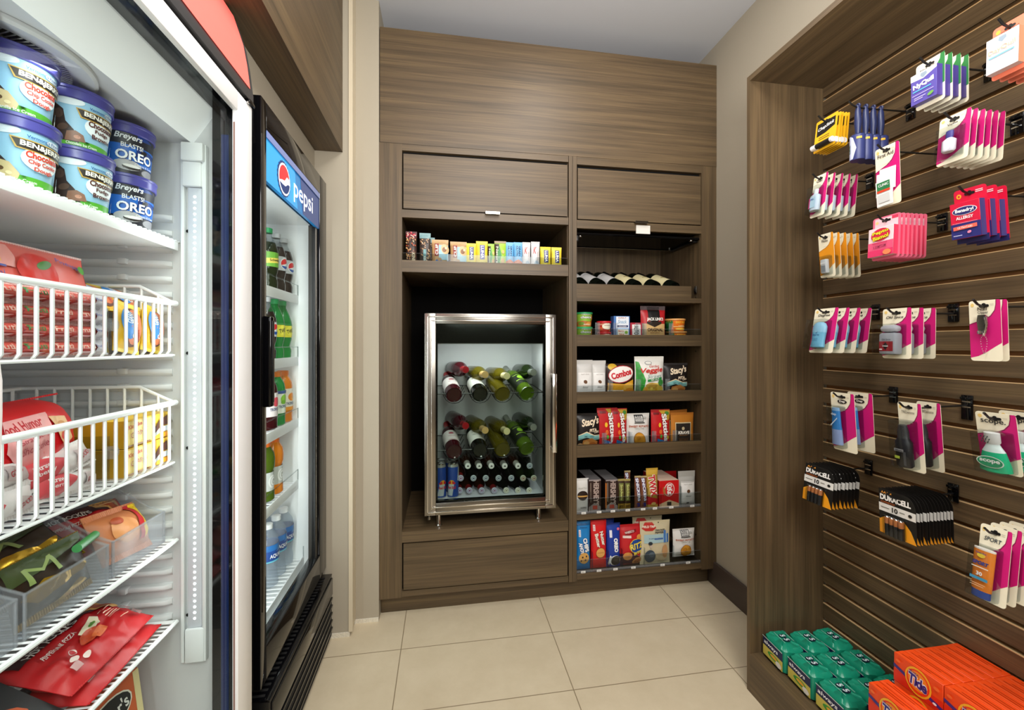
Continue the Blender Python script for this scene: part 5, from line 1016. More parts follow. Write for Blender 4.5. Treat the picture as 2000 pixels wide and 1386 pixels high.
tray(.3975, .07, (1151, 1175, 1208, 1234, 1262, 1287, 1327), 'clear tray with compartments holding the chocolate bars'); tray(.1195, .06, (1155, 1186, 1213, 1256, 1312), 'clear tray with compartments holding the cookie packs')
tags((1140, 1170, 1197, 1226, 1256, 1279, 1311, 1352), .3985, 'chocolate tray'); tags((1139, 1170, 1202, 1237, 1294, 1344), .1205, 'cookie tray')
# ---- row 4
zr = .4000; G4 = 'chocolate bars in the clear tray'; Y4 = 1.915
wb = bag('protein_bar', 'white snack bar with dark circle, leftmost in the chocolate tray', 'snack bar', 1126, 1151, 935, zr, '#DCDAD6', [('e', 0, .5, .42, .14, '#24140E'), ('r', -.4, .46, .4, .5, '#C89850'), ('t', 'COFFEE', .08, .13, .5, .05, '#3A3A3A', 0, 1), ('t', 'thinkThin', 0, .72, .7, .05, '#A8A8A0')], .02, y=Y4, group=G4)
for k in (1, 2): again(wb, 'white snack bar stacked %s behind the dark circle one' % ('right', 'farther')[k - 1], 0, .012 * k, -.012 * k)
he = [('t', "HERSHEY'S", .12, .58, .76, .44, '#B8A49A', -90, 2), ('r', -.34, .3, -.28, .9, '#8A7A6E'), ('p', [(-.46, .02), (-.46, .16), (0, .28), (.46, .16), (.46, .02)], '#8E8480'), ('r', -.16, .08, .2, .2, '#B04838'), ('r', -.46, .96, .46, 1, '#9A9090')]
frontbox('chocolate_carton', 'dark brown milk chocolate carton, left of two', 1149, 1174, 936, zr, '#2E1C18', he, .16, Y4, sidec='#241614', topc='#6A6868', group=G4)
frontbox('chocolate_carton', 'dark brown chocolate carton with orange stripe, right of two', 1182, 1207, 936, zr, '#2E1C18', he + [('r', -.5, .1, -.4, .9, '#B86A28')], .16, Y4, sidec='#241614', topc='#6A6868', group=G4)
mg = [('r', -.36, .3, .36, .86, '#7A8A40'), ('r', -.3, .32, .3, .84, '#5C4A28'), ('t', 'Snickers', 0, .58, .5, .4, '#B8C070', -90, 2), ('r', -.46, .02, .46, .2, '#A8842C'), ('t', 'ALMOND', 0, .11, .7, .1, '#4A2A12', 0, 2)]
bag('chocolate_bar', 'brown and olive almond chocolate bar, left of two', 'chocolate bar', 1208, 1221, 936, zr, '#3A2414', mg, .018, y=Y4, group=G4, sealc='#A8985A'); bag('chocolate_bar', 'brown and olive almond chocolate bar, right of two', 'chocolate bar', 1221, 1233, 936, zr, '#3A2414', mg, .018, y=Y4, group=G4, sealc='#A8985A')
sn = [('t', 'SNICKERS', 0, .58, .72, .52, '#23328C', -84, 6), ('t', 'SNICKERS', 0, .58, .70, .46, '#F2F2F4', -84, 2), ('t', '2', .08, .12, .5, .12, '#23328C', 10, 3), ('r', -.5, .95, .5, 1, '#B8A878')]
s_ = bag('chocolate_bar', 'blue lettered caramel bar lying left of two', 'chocolate bar', 1241, 1253, 930, zr, '#7A4A34', sn, .018, y=Y4, group=G4); s_['label'] = 'brown bar with blue and white letters, left of two'
bag('chocolate_bar', 'brown bar with blue and white letters, right of two', 'chocolate bar', 1253, 1265, 930, zr, '#7A4A34', sn, .018, y=Y4, group=G4); q = again(s_, 'brown bar with blue letters set back at the left', -.03, .05, .012)
tw = [('r', -.5, .84, .5, 1, '#C8A038'), ('t', 'TWIX', 0, .56, .56, .62, '#F4ECDC', -82, 7), ('t', 'TWIX', 0, .56, .55, .56, '#C8202A', -82, 2), ('p', [(-.5, .08), (-.5, .3), (.5, .22), (.5, .04)], '#C81E26'), ('r', -.5, 0, .5, .08, '#D8A848'), ('e', .1, .1, .2, .04, '#E8C070')]
bag('chocolate_bar', 'gold cookie bar with big red letters', 'chocolate bar', 1264, 1287, 915, zr, '#B08A34', tw, .022, y=Y4, group=G4)
kk = [('p', [(-.5, 0), (-.5, .12), (0, .27), (.5, .12), (.5, 0)], '#E2BE94'), ('e', .0, .66, .26, .26, '#F2E8DC', -8), ('e', .0, .66, .23, .24, '#C81820', -8), ('t', 'KitKat', .02, .66, .40, .28, '#F4F0EC', -84, 2), ('e', -.26, .6, .06, .18, '#A86A34', 10), ('r', -.12, .06, .1, .2, '#3A3028')]
frontbox('chocolate_carton', 'red and white wafer bar carton standing open', 1288, 1326, 938, zr, '#CC1418', kk, .17, Y4, sidec='#A81014', topc='#E8C8B0', group=G4); frontbox('carton_lid', 'raised red back flap of the wafer bar carton', 1286, 1321, 920, zr, '#C01418', [], .004, Y4 + .175, cat='carton flap')
bag('almond_bag', 'white silver almond bag, rightmost in the chocolate tray', 'snack bag', 1328, 1361, 921, zr, '#B4B2AC', al, .03, y=Y4, group=G4, seal=.03)
# ---- row 5
zr = .1220; G5 = 'cookie packs in the bottom tray'
ch = [('r', -.5, .92, .5, 1, '#0F5A92'), ('t', 'Nabisco', 0, .88, .5, .03, '#0E3A6A'), ('r', -.36, .7, -.22, .84, '#D8E4F0'), ('t', '4.5 oz', -.29, .77, .1, .1, '#D83048', -90), ('t', 'CHIPS', .14, .53, .3, .34, '#1A4A92', -78, 8), ('t', 'CHIPS', .14, .53, .29, .3, '#F4F4F4', -78, 3), ('t', 'AHOY!', -.18, .46, .26, .3, '#1A4A92', -78, 8), ('t', 'AHOY!', -.18, .46, .25, .26, '#F4F4F4', -78, 3), ('e', 0, .26, .36, .12, '#D8A458', 10), ('e', -.1, .28, .06, .02, '#3A2014'), ('e', .1, .22, .06, .02, '#3A2014'), ('e', .16, .3, .05, .02, '#3A2014'), ('e', -.2, .21, .05, .02, '#3A2014')]
bag('cookie_pack', 'blue chocolate chip cookie pack leftmost in the bottom tray', 'cookie pack', 1127, 1155, 1020, zr, '#1A7EC4', ch, .035, y=Y4, group=G5, sealc='#0F5A92', pw=4)
nb_ = [('t', 'Nutter', .2, .64, .3, .26, '#8A1014', -78, 7), ('t', 'Nutter', .2, .64, .29, .23, '#F6F0E0', -78, 2), ('t', 'Butter', -.12, .6, .3, .26, '#8A1014', -78, 7), ('t', 'Butter', -.12, .6, .29, .23, '#F6F0E0', -78, 2), ('e', .06, .34, .3, .11, '#8A4A1A'), ('e', .06, .345, .28, .10, '#E0A458'), ('r', -.16, .34, .28, .35, '#C07E34'), ('r', -.4, .8, -.26, .92, '#F0D8D8'), ('t', '2 oz', -.33, .86, .08, .1, '#C01820', -90)]
bag('cookie_pack', 'red peanut butter cookie pack beside the blue one', 'cookie pack', 1156, 1187, 1018, zr, '#D8181C', nb_, .035, y=Y4, group=G5, sealc='#A81014', pw=4)
orr = [('t', 'OREO', .12, .52, .32, .3, '#F8F8F8', -86, 4), ('r', -.34, .7, -.16, .86, '#E8E8F4'), ('e', .08, .16, .40, .13, '#F0F0F0'), ('e', .14, .16, .36, .12, '#2A2420'), ('e', .18, .19, .2, .06, '#3C342E'), ('p', [(-.44, .1), (-.3, .3), (-.2, .26), (-.34, .06)], '#F4F4F4'), ('e', .3, .88, .1, .03, '#E86A8A')]
oo = bag('cookie_pack', 'dark blue sandwich cookie pack with white letters', 'cookie pack', 1187, 1214, 1024, zr, '#173A9C', orr, .035, y=Y4, group=G5, sealc='#102A74', pw=4)
again(oo, 'dark blue cookie pack behind its twin', -.012, .045, .004)
rz_ = [('p', [(-.5, .0), (-.5, .3), (.1, .35), (.5, .1), (.5, 0)], '#4A1A2C'), ('p', [(-.3, .74), (.2, .84), (.2, .9), (-.3, .86)], '#8A1018'), ('t', 'NABISCO', -.1, .84, .4, .05, '#F0E0D8', 8, 1), ('r', -.4, .7, -.05, .76, '#F0D8D0'), ('e', .2, .50, .34, .18, '#F0D040'), ('e', .2, .50, .31, .165, '#1E4A9A'), ('t', 'RITZ', .2, .50, .62, .17, '#1E3A7A', 8, 6), ('t', 'RITZ', .2, .50, .60, .15, '#F6DC50', 8, 2), ('t', 'BITS', .24, .33, .34, .08, '#F6DC50', 12, 2), ('e', -.2, .26, .2, .1, '#D8924A', 15), ('e', .22, .12, .22, .09, '#C88A48', 20), ('e', .22, .12, .14, .05, '#9A5A2A', 20), ('e', .3, .72, .12, .06, '#E89848')]
bag('cracker_bag', 'shiny red round cracker snack bag with yellow letters', 'snack bag', 1213, 1258, 1027, zr, '#C41C24', rz_, .045, y=Y4, group=G5, wr=.004)
ft = [('p', [(-.46, .84), (-.34, .97), (-.1, .97), (.02, .84), (-.1, .78), (-.34, .78)], '#C03028'), ('t', 'FIELD TRIP', -.22, .875, .42, .05, '#F4EAD8', 0, 2), ('t', 'CRACKED', .14, .79, .34, .04, '#3A3A38', 0, 2), ('t', 'PEPPER', .12, .735, .3, .04, '#3A3A38', 0, 2), ('r', -.4, .5, .42, .70, '#A8C4C8'), ('t', 'TURKEY JERKY', 0, .6, .5, .03, '#2A5A9C', 0, 1), ('r', .26, .5, .34, .78, '#4A7ABC'), ('r', .37, .5, .43, .7, '#3A6AB0'), ('r', -.06, .58, .24, .61, '#4A6AA8'), ('e', -.2, .2, .18, .15, '#3A4854', 10), ('e', -.14, .24, .10, .06, '#5A6874'), ('e', -.18, .46, .04, .07, '#C8B8A8'), ('e', -.2, .5, .07, .04, '#2A3038'), ('e', .18, .18, .2, .10, '#C8B490', -10), ('e', .3, .3, .1, .16, '#C89868'), ('e', .1, .96, .02, .01, '#3A3A30')]
fo = bag('jerky_bag', 'large pale jerky bag with red badge in the bottom tray', 'jerky bag', 1252, 1311, 1018, zr, '#CFC2A0', ft, .025, y=Y4, group=G5, sealc='#D8CCA8')
again(fo, 'pale jerky bag set back behind the one with red badge', -.02, .04, .006)
bag('sweet_potato_chip_bag', 'white sweet potato chip bag, rightmost in the bottom tray', 'snack bag', 1318, 1361, 1035, .142, '#E4E1DB', spo, .04, y=Y4, group=G5, wr=.003)
# ================================================================= goods hanging on the slat wall
def xat(u, y): a = (u - CX) / FPX; return y * (a * _c + _s) / (_c - a * _s)
CREAM, MAG = '#EFE8CE', '#CC1673'
def card(name, w_, h_, base, ops, r=.006, th=.0011, back=None, outline=None):
    """hang card: origin at its slot, front towards -y"""
    b = MB(); pts = outline or rrect(-w_ / 2, 0, w_ / 2, h_, r)
    z0 = -(h_ - .012)
    b.prism(pts, lambda a, c, d: (a, -d, z0 + c), 0, th, base, back or base)
    W, H = w_ * 100, h_ * 100
    art(b, lambda a, c, d: (a, -th - d, z0 + c), pc(ops, w_, h_) + [('p', rrect(-W * .16, H - 1.5, W * .16, H - .9, .25), '#141210'), ('e', 0, H - .9, .35, .3, '#141210')], step=.00015, d0=.0002)
    art(b, lambda a, c, d: (-a, d, z0 + c), pc([('r', -.4, .1, .4, .4, '#D8D4CC')], w_, h_), d0=.0002)
    return b.build(name), z0
def std(text, main=MAG, th_=.085, tw=.5, l2=None, ty=.80, dark='#3A302C', it=0):
    ops = [('p', [(-.5, .60), (-.28, .635), (0, .67), (.2, .73), (.33, .82), (.37, .92), (.38, 1), (.47, 1), (.5, .98), (.5, .30), (.3, .24), (0, .14), (-.25, .08), (-.5, .05)], main),
           ('p', [(-.5, .60), (-.28, .635), (0, .67), (.2, .73), (.33, .82), (.37, .92), (.38, 1), (.36, 1), (.35, .92), (.31, .83), (.18, .745), (-.02, .685), (-.28, .65), (-.5, .615)], '#8E1050' if main == MAG else '#C87A18'),
           ('e', -.38, .93, .055, .03, '#E8C878'), ('r', .18, .93, .3, .935, '#B8B0A0'), ('r', .2, .91, .3, .915, '#B8B0A0'), ('r', -.2, .705, .12, .71, '#C8C0AC')]
    if text: ops.append(('t', text, -.06, ty, tw, th_, dark, 0, .6, it))
    if l2: ops.append(('t', l2, -.04, ty - th_ * 1.15, tw * 1.1, th_, dark, 0, .6))
    return ops
def blister(parent, w_, h_, d_, zc, xo=0, name='blister'):
    b = MB(); b.box(-w_ / 2 + xo, w_ / 2 + xo, -d_, -.0014, zc - h_ / 2, zc + h_ / 2, 'clear_plastic', .004); b.build(name, parent)
def flatlathe(prof, sy=.55, xo=0, yo=-.012, zo=0, seg=24): 
    b = MB(); b.lathe(prof, seg, Matrix.Translation((xo, yo, zo)) @ Matrix.Diagonal((1, sy, 1, 1))); return b
HK = []
def hookup(y, z, xf, place, long_=.03, plate=.06, back=1):
    t = empty('display_hook', (SX - .0008, y, z), 0, 'black metal display hook holding ' + place, 'hook', 'display hooks on the slat wall')
    b = MB(); b.box(-.004, 0, -.012, .012, -.022 - plate + .06, .026, 'black_gloss', .001); b.box(-.010, -.004, -.011, .011, .015, .021, 'black_gloss', .001)
    for zz in (.008, -.006): b.box(-.0052, -.004, -.009, .009, zz, zz + .003, 'chrome')
    b.build('bracket', t)
    L_ = SX - xf + long_
    b = MB(); b.tube([(-.003, 0, 0), (-L_ + .03, 0, -.004), (-L_ + .012, 0, .002), (-L_, 0, .012)], .0024, 'black_wire', 8); b.build('prong', t)
def hang(proto, n, u0, u1, vt, vb, ul, dpx, label, cat, group, place, xf=1.15, yaw=0, jit=1, plate=.06, nohook=False, names=None):
    u = (u0 + u1) / 2; A = on_x(u0, vt, xf); B = on_x(u1, vt, xf); y = (A.y + B.y) / 2; z = on_x(u, vt, xf).z - .012
    h_ = on_x(u, vt, xf).z - on_x(u, vb, xf).z
    D = xf * _s + y * _c; N = xf * _c - y * _s; k = FPX * (_c * D - N * _s) / D ** 2
    tilt = math.asin(max(-.3, min(.3, dpx / k / h_)))
    xb = xat(ul, B.y) if ul else xf
    r = random.Random(int(u0))
    for i in range(n):
        x = xf + (xb - xf) * i / max(1, n - 1)
        t = proto if i == 0 else dup(proto)
        t.location = (x, y, z); t.rotation_euler = (tilt * (1 - .25 * i / n), 0, R(-90 + yaw + (r.uniform(-2, 2) * jit if i else 0)))
        s = ('front one' if i == 0 else ('rearmost' if i == n - 1 else ordn[i] + ' from the front')) + ' on its hook' if n > 1 else 'alone on its hook'
        t['label'] = label + ', ' + s; t['category'] = cat; t['group'] = group
    if not nohook: hookup(y, z + .001, xf, place, plate=plate)
    return y, z
def size(u0, u1, vt, vb, xf=1.15):
    return on_x(u0, vt, xf).y - on_x(u1, vt, xf).y, on_x((u0 + u1) / 2, vt, xf).z - on_x((u0 + u1) / 2, vb, xf).z
# lip balm
a = (1595, 1637, 228, 292); w_, h_ = size(*a)
c, z0 = card('lip_balm_card', w_, h_, '#E8B020', [('r', -.5, .30, .5, .94, '#E8B020'), ('p', [(-.42, .5), (-.42, .9), (.42, .9), (.42, .62), (0, .52)], '#161412'), ('t', 'ChapStick', 0, .72, .76, .13, '#F4F4F0', 6, 1, .3), ('r', -.3, .42, .2, .44, '#5A3A10'), ('r', -.3, .36, .2, .38, '#5A3A10')], r=.004)
b = MB(); b.tube([(-.034, -.009, z0 + .014), (-.018, -.009, z0 + .014)], .0082, '#ECEAE6', 14); b.tube([(-.018, -.009, z0 + .014), (.030, -.009, z0 + .014)], .0080, '#1A1815', 14); b.tube([(.030, -.009, z0 + .014), (.036, -.009, z0 + .014)], .0082, '#E0DCD8', 14); b.build('balm_stick', c)
hang(c, 5, *a, 1660, -7, 'yellow and black lip balm card', 'lip balm', 'lip balm cards on the slat wall', 'the lip balm cards')
# lint rollers
t = empty('lint_roller'); b = MB()
mat('navy_plastic', '#222B52', .35)
b.tube([(0, 0, .004), (0, 0, -.012), (0, 0, -.045), (0, 0, -.078)], [.003, .0075, .009, .006], 'navy_plastic', 12); b.tube([(.006 * math.cos(q * .785), 0, .002 + .006 * math.sin(q * .785)) for q in range(8)], .0022, 'navy_plastic', 6, closed=True); b.build('handle', t)
b = MB(); b.lathe([(.0165, -.152, 'navy_plastic'), (.0175, -.150, '#2E376C'), (.0175, -.083, '#2E376C'), (.0150, -.080, 'navy_plastic')], 22)
art(b, lambda a_, c_, d: ((.0175 + d) * math.sin(a_ / .0175), -(.0175 + d) * math.cos(a_ / .0175), c_), [('p', [(-2.6, -15), (.2, -15), (1.0, -12), (.2, -9), (-.6, -8.4), (-2.6, -8.4)], '#C9D0EC'), ('t', 'Lint', -1.0, -12, 2.4, .9, '#2A6A4A', 90, 1), ('r', 1.0, -9.6, 2.2, -9.0, '#D8A830')], .6, d0=.0004)
b.build('paper_roll', t)
hang(t, 4, 1662, 1690, 200, 305, 1735, -1, 'navy handled lint roller', 'lint roller', 'lint rollers on the slat wall', 'the navy lint rollers')
# first aid
a = (1710, 1757, 284, 401); w_, h_ = size(*a)
c, z0 = card('first_aid_card', w_, h_, CREAM, std('First Aid', tw=.66, th_=.06, ty=.86))
b = MB()
for i, (x, z, w2, h2, rt) in enumerate(((.002, .45, .040, .055, 3), (-.004, .36, .042, .060, 4), (-.004, .22, .040, .066, -2))):
    T = Matrix.Translation((x, -.004 - .002 * i, z0 + h_ * z + .0)) @ Matrix.Rotation(R(rt), 4, 'Y'); b.box(-w2 / 2, w2 / 2, -.0016, 0, -h2 / 2, h2 / 2, '#E9EAE8', T=T)
    if i == 2: art(b, lambda a_, c_, d: tuple(T @ Vector((a_, -.0016 - d, c_))), [('r', -1.7, .9, 1.6, 3.0, '#2E7A4A'), ('t', 'CLINIC', 0, 2.2, 2.6, .7, '#F0F4F0', 0, 1), ('r', -1.7, .3, 1.6, .9, '#D8482C'), ('r', -1.4, -2.4, 1.4, -.2, '#D4D6D4')], d0=.0003)
b.build('sachets', c); hang(c, 1, *a, None, 4, 'magenta and cream first aid card with white sachets', 'first aid card', None, 'the first aid card')
# cold remedies (cartons on cards)
def cartoncard(name, a, base, cops, bops, boxc, bw, bh, bd, sidec, zc=.42):
    w_, h_ = size(*a); c, z0 = card(name, w_, h_, base, cops); b = MB(); W, H = w_ * bw, h_ * bh
    b.box(-W / 2 - .002, W / 2 - .002, -bd - .0012, -.0012, z0 + h_ * zc - H / 2, z0 + h_ * zc + H / 2, boxc, .0006, seg=1)
    zb_ = z0 + h_ * zc - H / 2
    art(b, lambda a_, c_, d: (a_ - .002, -bd - .0012 - d, zb_ + c_), pc(bops, W, H), d0=.0003); art(b, lambda a_, c_, d: (W / 2 - .002 + d, -bd / 2 - .0012 + a_, zb_ + c_), [('r', -bd * 50, 0, bd * 50, H * 100, sidec)], d0=.0003)
    b.build('carton', c); return c
night = [('p', [(-.5, .80), (-.5, 1), (.5, 1), (.5, .9), (0, .76)], '#DCE2EA'), ('p', [(-.1, .95), (.12, .95), (.14, .86), (0, .78), (-.12, .86)], '#8A9AA8'), ('t', 'NyQuil', 0, .58, .8, .20, '#E8E8F4', 4, 3), ('r', -.4, .40, .3, .44, '#58A8D8'), ('r', -.42, .28, .4, .3, '#B8A8D0'), ('r', -.34, .18, .1, .2, '#C8C0E0'), ('r', -.34, .12, .0, .14, '#C8C0E0'), ('e', .3, .14, .12, .05, '#6AA04A', 20)]
gcard = [('p', [(.36, 1), (.34, .9), (.2, .78), (-.1, .7), (-.5, .66), (-.5, .2), (.5, .36), (.5, 1)], '#2C7A3C'), ('t', 'NyQuil', -.1, .84, .5, .05, '#3A302C', 0, 1)]
hang(cartoncard('cold_remedy_card', (1790, 1846, 115, 205), CREAM, gcard, night, '#5A4FA0', .92, .66, .016, '#4A3A8C'), 4, 1790, 1846, 115, 205, 1892, 0, 'green and cream card with violet cold remedy carton', 'medicine card', 'violet cold remedy cards', 'the violet cold remedy cards')
day = [('p', [(-.5, .80), (-.5, 1), (.5, 1), (.5, .9), (0, .76)], '#EAEAEA'), ('p', [(-.1, .95), (.12, .95), (.14, .86), (0, .78), (-.12, .86)], '#8A9AA8'), ('t', 'DayQuil', 0, .60, .86, .18, '#F8F0E8', 4, 3), ('t', 'DayQuil', 0, .60, .84, .16, '#E8A890', 4, 1), ('r', -.4, .42, .4, .46, '#78B8DC'), ('r', -.4, .3, .4, .32, '#C8D4DC'), ('r', -.4, .2, .3, .22, '#C8D4DC')]
hang(cartoncard('cold_remedy_card', (1940, 2010, 40, 145), '#E87A5C', [('e', -.34, .9, .07, .04, '#F0B040'), ('t', 'DayQuil', .0, .84, .5, .05, '#6A2A1C', 0, 1)], day, '#D8D4D8', .92, .66, .016, '#D88868'), 5, 1940, 2010, 40, 145, 2075, -3, 'orange red card with pale cold remedy carton', 'medicine card', 'orange red cold remedy cards', 'the orange red cold remedy cards')
# stomach remedy
pb = [('r', -.5, 0, .5, .5, '#E85A80'), ('r', -.5, 0, .5, .22, '#E0386A'), ('e', 0, .74, .38, .22, '#D82848', 6), ('t', 'Pepto', 0, .82, .66, .16, '#7A1A28', 8, 5), ('t', 'Pepto', 0, .82, .64, .15, '#F4E030', 8, 2), ('t', 'Bismol', .02, .65, .64, .15, '#7A1A28', 8, 5), ('t', 'Bismol', .02, .65, .62, .14, '#F4E030', 8, 2), ('r', -.3, .44, .3, .46, '#B82850'), ('t', '5 SYMPTOM', 0, .33, .5, .08, '#7A2040', 4, 1), ('e', .3, .1, .16, .09, '#F08A5A')]
hang(cartoncard('stomach_remedy_card', (1706, 1760, 421, 506), '#E8708C', [('r', -.42, .6, .42, .97, '#F2C8D0'), ('e', -.34, .88, .06, .035, '#F0D090'), ('r', .2, .9, .42, .97, '#D83A5C')], pb, '#F2D8DC', .92, .66, .014, '#D83A5C', .40), 7, 1706, 1760, 421, 506, 1811, -3, 'pink stomach remedy card', 'medicine card', 'pink stomach remedy cards', 'the pink stomach remedy cards')
# allergy
be = [('r', -.5, 0, .5, .42, '#2A2C74'), ('p', rrect(-2.3, 4.6, 2.3, 6.2, .8), '#F4F0F4')]
w_, h_ = size(1865, 1926, 366, 472); H_ = h_ * 66; W_b = w_ * 92
be = [('r', -.5, 0, .5, .42, '#2A2C74'), ('e', 0, .76, .42, .12, '#F0EEF4'), ('e', 0, .76, .395, .105, '#2A2C6C'), ('t', 'Benadryl', 0, .76, .62, .12, '#F6F6F8', 0, 2), ('t', 'ALLERGY', 0, .57, .58, .085, '#F6F6F8', 0, 1.5), ('r', -.42, .43, .42, .435, '#E8E0E8'), ('p', [(-.4, .24), (-.4, .34), (.4, .36), (.4, .26)], '#F06A58'), ('t', 'ULTRATABS', 0, .3, .5, .05, '#F8E8E0', 0, 1), ('e', .14, .15, .07, .035, '#F08AA8', 20), ('r', -.4, .08, -.1, .1, '#C8C8E8')]
al_ = cartoncard('allergy_remedy_card', (1865, 1926, 366, 472), '#D4143C', [('r', -.5, 0, .5, .12, '#22245C'), ('e', -.34, .88, .08, .045, '#F0B030'), ('e', -.34, .88, .03, .02, '#D4143C'), ('r', .18, .92, .4, .935, '#F0D8DC'), ('r', .18, .89, .4, .905, '#F0D8DC')], be, '#D4143C', .92, .66, .016, '#3A3C78', .42)
hang(al_, 3, 1865, 1926, 366, 472, 1966, 9, 'red and navy allergy remedy card', 'medicine card', 'red allergy remedy cards', 'the red allergy remedy cards', yaw=4)
# eye drops
a = (1836, 1898, 222, 318); w_, h_ = size(*a)
c, z0 = card('eye_drop_card', w_, h_, CREAM, std('Visine', tw=.34, th_=.05, ty=.82)); b = flatlathe([(.010, z0 + .022, '#E9E6F2'), (.013, z0 + .026, '#E9E6F2'), (.013, z0 + .048, '#E9E6F2'), (.006, z0 + .054, '#E9E6F2'), (.0062, z0 + .055, '#4A4494'), (.0075, z0 + .058, '#4A4494'), (.007, z0 + .070, '#4A4494')], .7)
b.build('bottle', c); blister(c, w_ * .8, h_ * .66, .02, z0 + h_ * .40)
hang(c, 6, *a, 1964, -8, 'magenta and cream eye drop card', 'eye drops card', 'eye drop cards on the slat wall', 'the eye drop cards')
# hand gel
a = (1590, 1618, 341, 424); w_, h_ = size(*a)
c, z0 = card('hand_gel_card', w_, h_, CREAM, std('Gel', tw=.4, th_=.06, ty=.86)); b = flatlathe([(.015, z0 + .016, '#C6D4E4'), (.0165, z0 + .02, '#C6D4E4'), (.0165, z0 + .062, '#C6D4E4'), (.007, z0 + .069, '#C6D4E4'), (.0072, z0 + .070, '#E8ECEE'), (.008, z0 + .072, '#E8ECEE'), (.008, z0 + .083, '#E8ECEE')], .6)
art(b, lambda a_, c_, d: (a_, -.0225 - d, z0 + c_), [('r', -.9, 2.4, 1.0, 5.6, '#B8D8EC'), ('t', 'PURELL', -.2, 5.0, 1.7, .55, '#2A4A9A', 0, 1), ('r', -1.1, 2.2, -.7, 5.4, '#C03A78')], d0=.0003)
b.build('gel_bottle', c); blister(c, w_ * .84, h_ * .66, .024, z0 + h_ * .38, -.004)
hang(c, 5, *a, 1676, -9, 'magenta and cream hand gel card', 'hand gel card', 'hand gel cards on the slat wall', 'the hand gel cards')
# orange cards
a = (1599, 1628, 456, 541); w_, h_ = size(*a)
c, z0 = card('orange_toiletry_card', w_, h_, CREAM, std('Floss', '#E8961E', tw=.4, th_=.055, ty=.84)); b = MB(); b.box(-.012, .008, -.014, -.0014, z0 + .012, z0 + .055, '#C9CCD0', .003); art(b, lambda a_, c_, d: (a_ - .002, -.014 - d, z0 + c_), [('r', -.8, 1.6, .7, 3.6, '#8A9098'), ('r', -.8, 4, .7, 4.6, '#E8E8EA')], d0=.0003)
b.build('dispenser', c); blister(c, w_ * .8, h_ * .45, .017, z0 + h_ * .27)
hang(c, 5, *a, 1678, 5, 'orange and cream toiletry card with grey container', 'toiletry card', 'orange toiletry cards on the slat wall', 'the orange toiletry cards')
# deodorant sticks
a = (1592, 1638, 602, 690); w_, h_ = size(*a)
c, z0 = card('deodorant_card', w_, h_, CREAM, std('Degree', tw=.5, th_=.07, ty=.84, it=.2)); DG = '#6FB4D6'
b = flatlathe([(.020, z0 + .014, DG), (.0225, z0 + .016, DG), (.021, z0 + .035, DG), (.0225, z0 + .060, DG), (.023, z0 + .064, '#8FC4E2'), (.0225, z0 + .078, '#8FC4E2'), (.017, z0 + .088, '#8FC4E2'), (.009, z0 + .092, '#8FC4E2')], .5, yo=-.014)
art(b, lambda a_, c_, d: (a_, -.0246 - d, z0 + c_), [('t', 'degree', 0, 5.1, 2.2, .55, '#2A5A9C', 0, .6), ('p', [(-.2, 5.8), (.1, 5.5), (.5, 6.3), (.1, 5.8)], '#1E3A7A'), ('r', -1.0, 3.9, .9, 4.0, '#4A8AB8'), ('r', -.9, 3.4, .8, 3.5, '#4A8AB8')], d0=.0004)
b.build('deodorant_stick', c); blister(c, w_ * .84, h_ * .66, .030, z0 + h_ * .40, -.006)
hang(c, 4, *a, 1703, -13, 'magenta and cream card with light blue deodorant stick', 'deodorant card', 'blue deodorant cards', 'the blue deodorant cards')
a = (1725, 1781, 602, 700); w_, h_ = size(*a)
c, z0 = card('deodorant_card', w_, h_, CREAM, std('Old Spice', tw=.6, th_=.07, ty=.82, it=.3))
b = MB(); b.box(-.024, .018, -.028, -.003, z0 + .010, z0 + .066, '#9A9CA4', .006); b.box(-.0235, .0175, -.0275, -.0035, z0 + .067, z0 + .086, '#B4B4BC', .009)
art(b, lambda a_, c_, d: (a_ - .003, -.028 - d, z0 + c_), [('r', -1.8, 1.9, 1.6, 4.4, '#8E1A26'), ('p', [(-.9, 3.3), (-.2, 4.2), (.5, 3.3), (-.2, 2.1)], '#1A1416'), ('t', 'SWAGGER', -.2, 3.2, 1.4, .35, '#F0ECE8', 0, 1), ('t', 'Old Spice', 0, 4.85, 2.2, .5, '#5A5C64', 0, 1, .3), ('r', -1.6, 2.2, -.9, 2.5, '#E8E0DC')], d0=.0004)
b.build('deodorant_stick', c); blister(c, w_ * .92, h_ * .62, .033, z0 + h_ * .38, -.006)
hang(c, 3, *a, 1829, -1, 'magenta and cream card with grey and red deodorant', 'deodorant card', 'grey deodorant cards', 'the grey deodorant cards')
# nail clipper
a = (1893, 1955, 586, 705); w_, h_ = size(*a)
c, z0 = card('nail_clipper_card', w_, h_, CREAM, std('Nail', tw=.3, th_=.055, ty=.86, l2='Clipper'))
b = MB(); b.prism([(-.006, .0), (.004, .0), (.0075, .030), (.0065, .042), (-.0065, .042), (-.0085, .030)], lambda a_, c_, d: (a_, -.004 - d, z0 + .058 + c_), 0, .006, 'chrome'); b.tube([(.008, -.012, z0 + .096), (.0105, -.014, z0 + .08), (.003, -.009, z0 + .056)], .0024, 'chrome', 8); b.lathe([(.003, 0, 'chrome'), (.003, .006, 'chrome')], 10, Matrix.Translation((-.001, -.016, z0 + .06)) @ Matrix.Rotation(R(0), 4, 'X'))
b.build('clipper', c)
b = MB()
for i in range(22):
    q = i / 21 * 2 * math.pi; b.lathe([(.0003, -.001, 'chrome'), (.001, 0, 'chrome'), (.0003, .001, 'chrome')], 6, Matrix.Translation((.005 * math.sin(q) * (1 + .4 * math.cos(q)), -.006, z0 + .036 + .019 * math.cos(q))))
b.build('bead_chain', c)
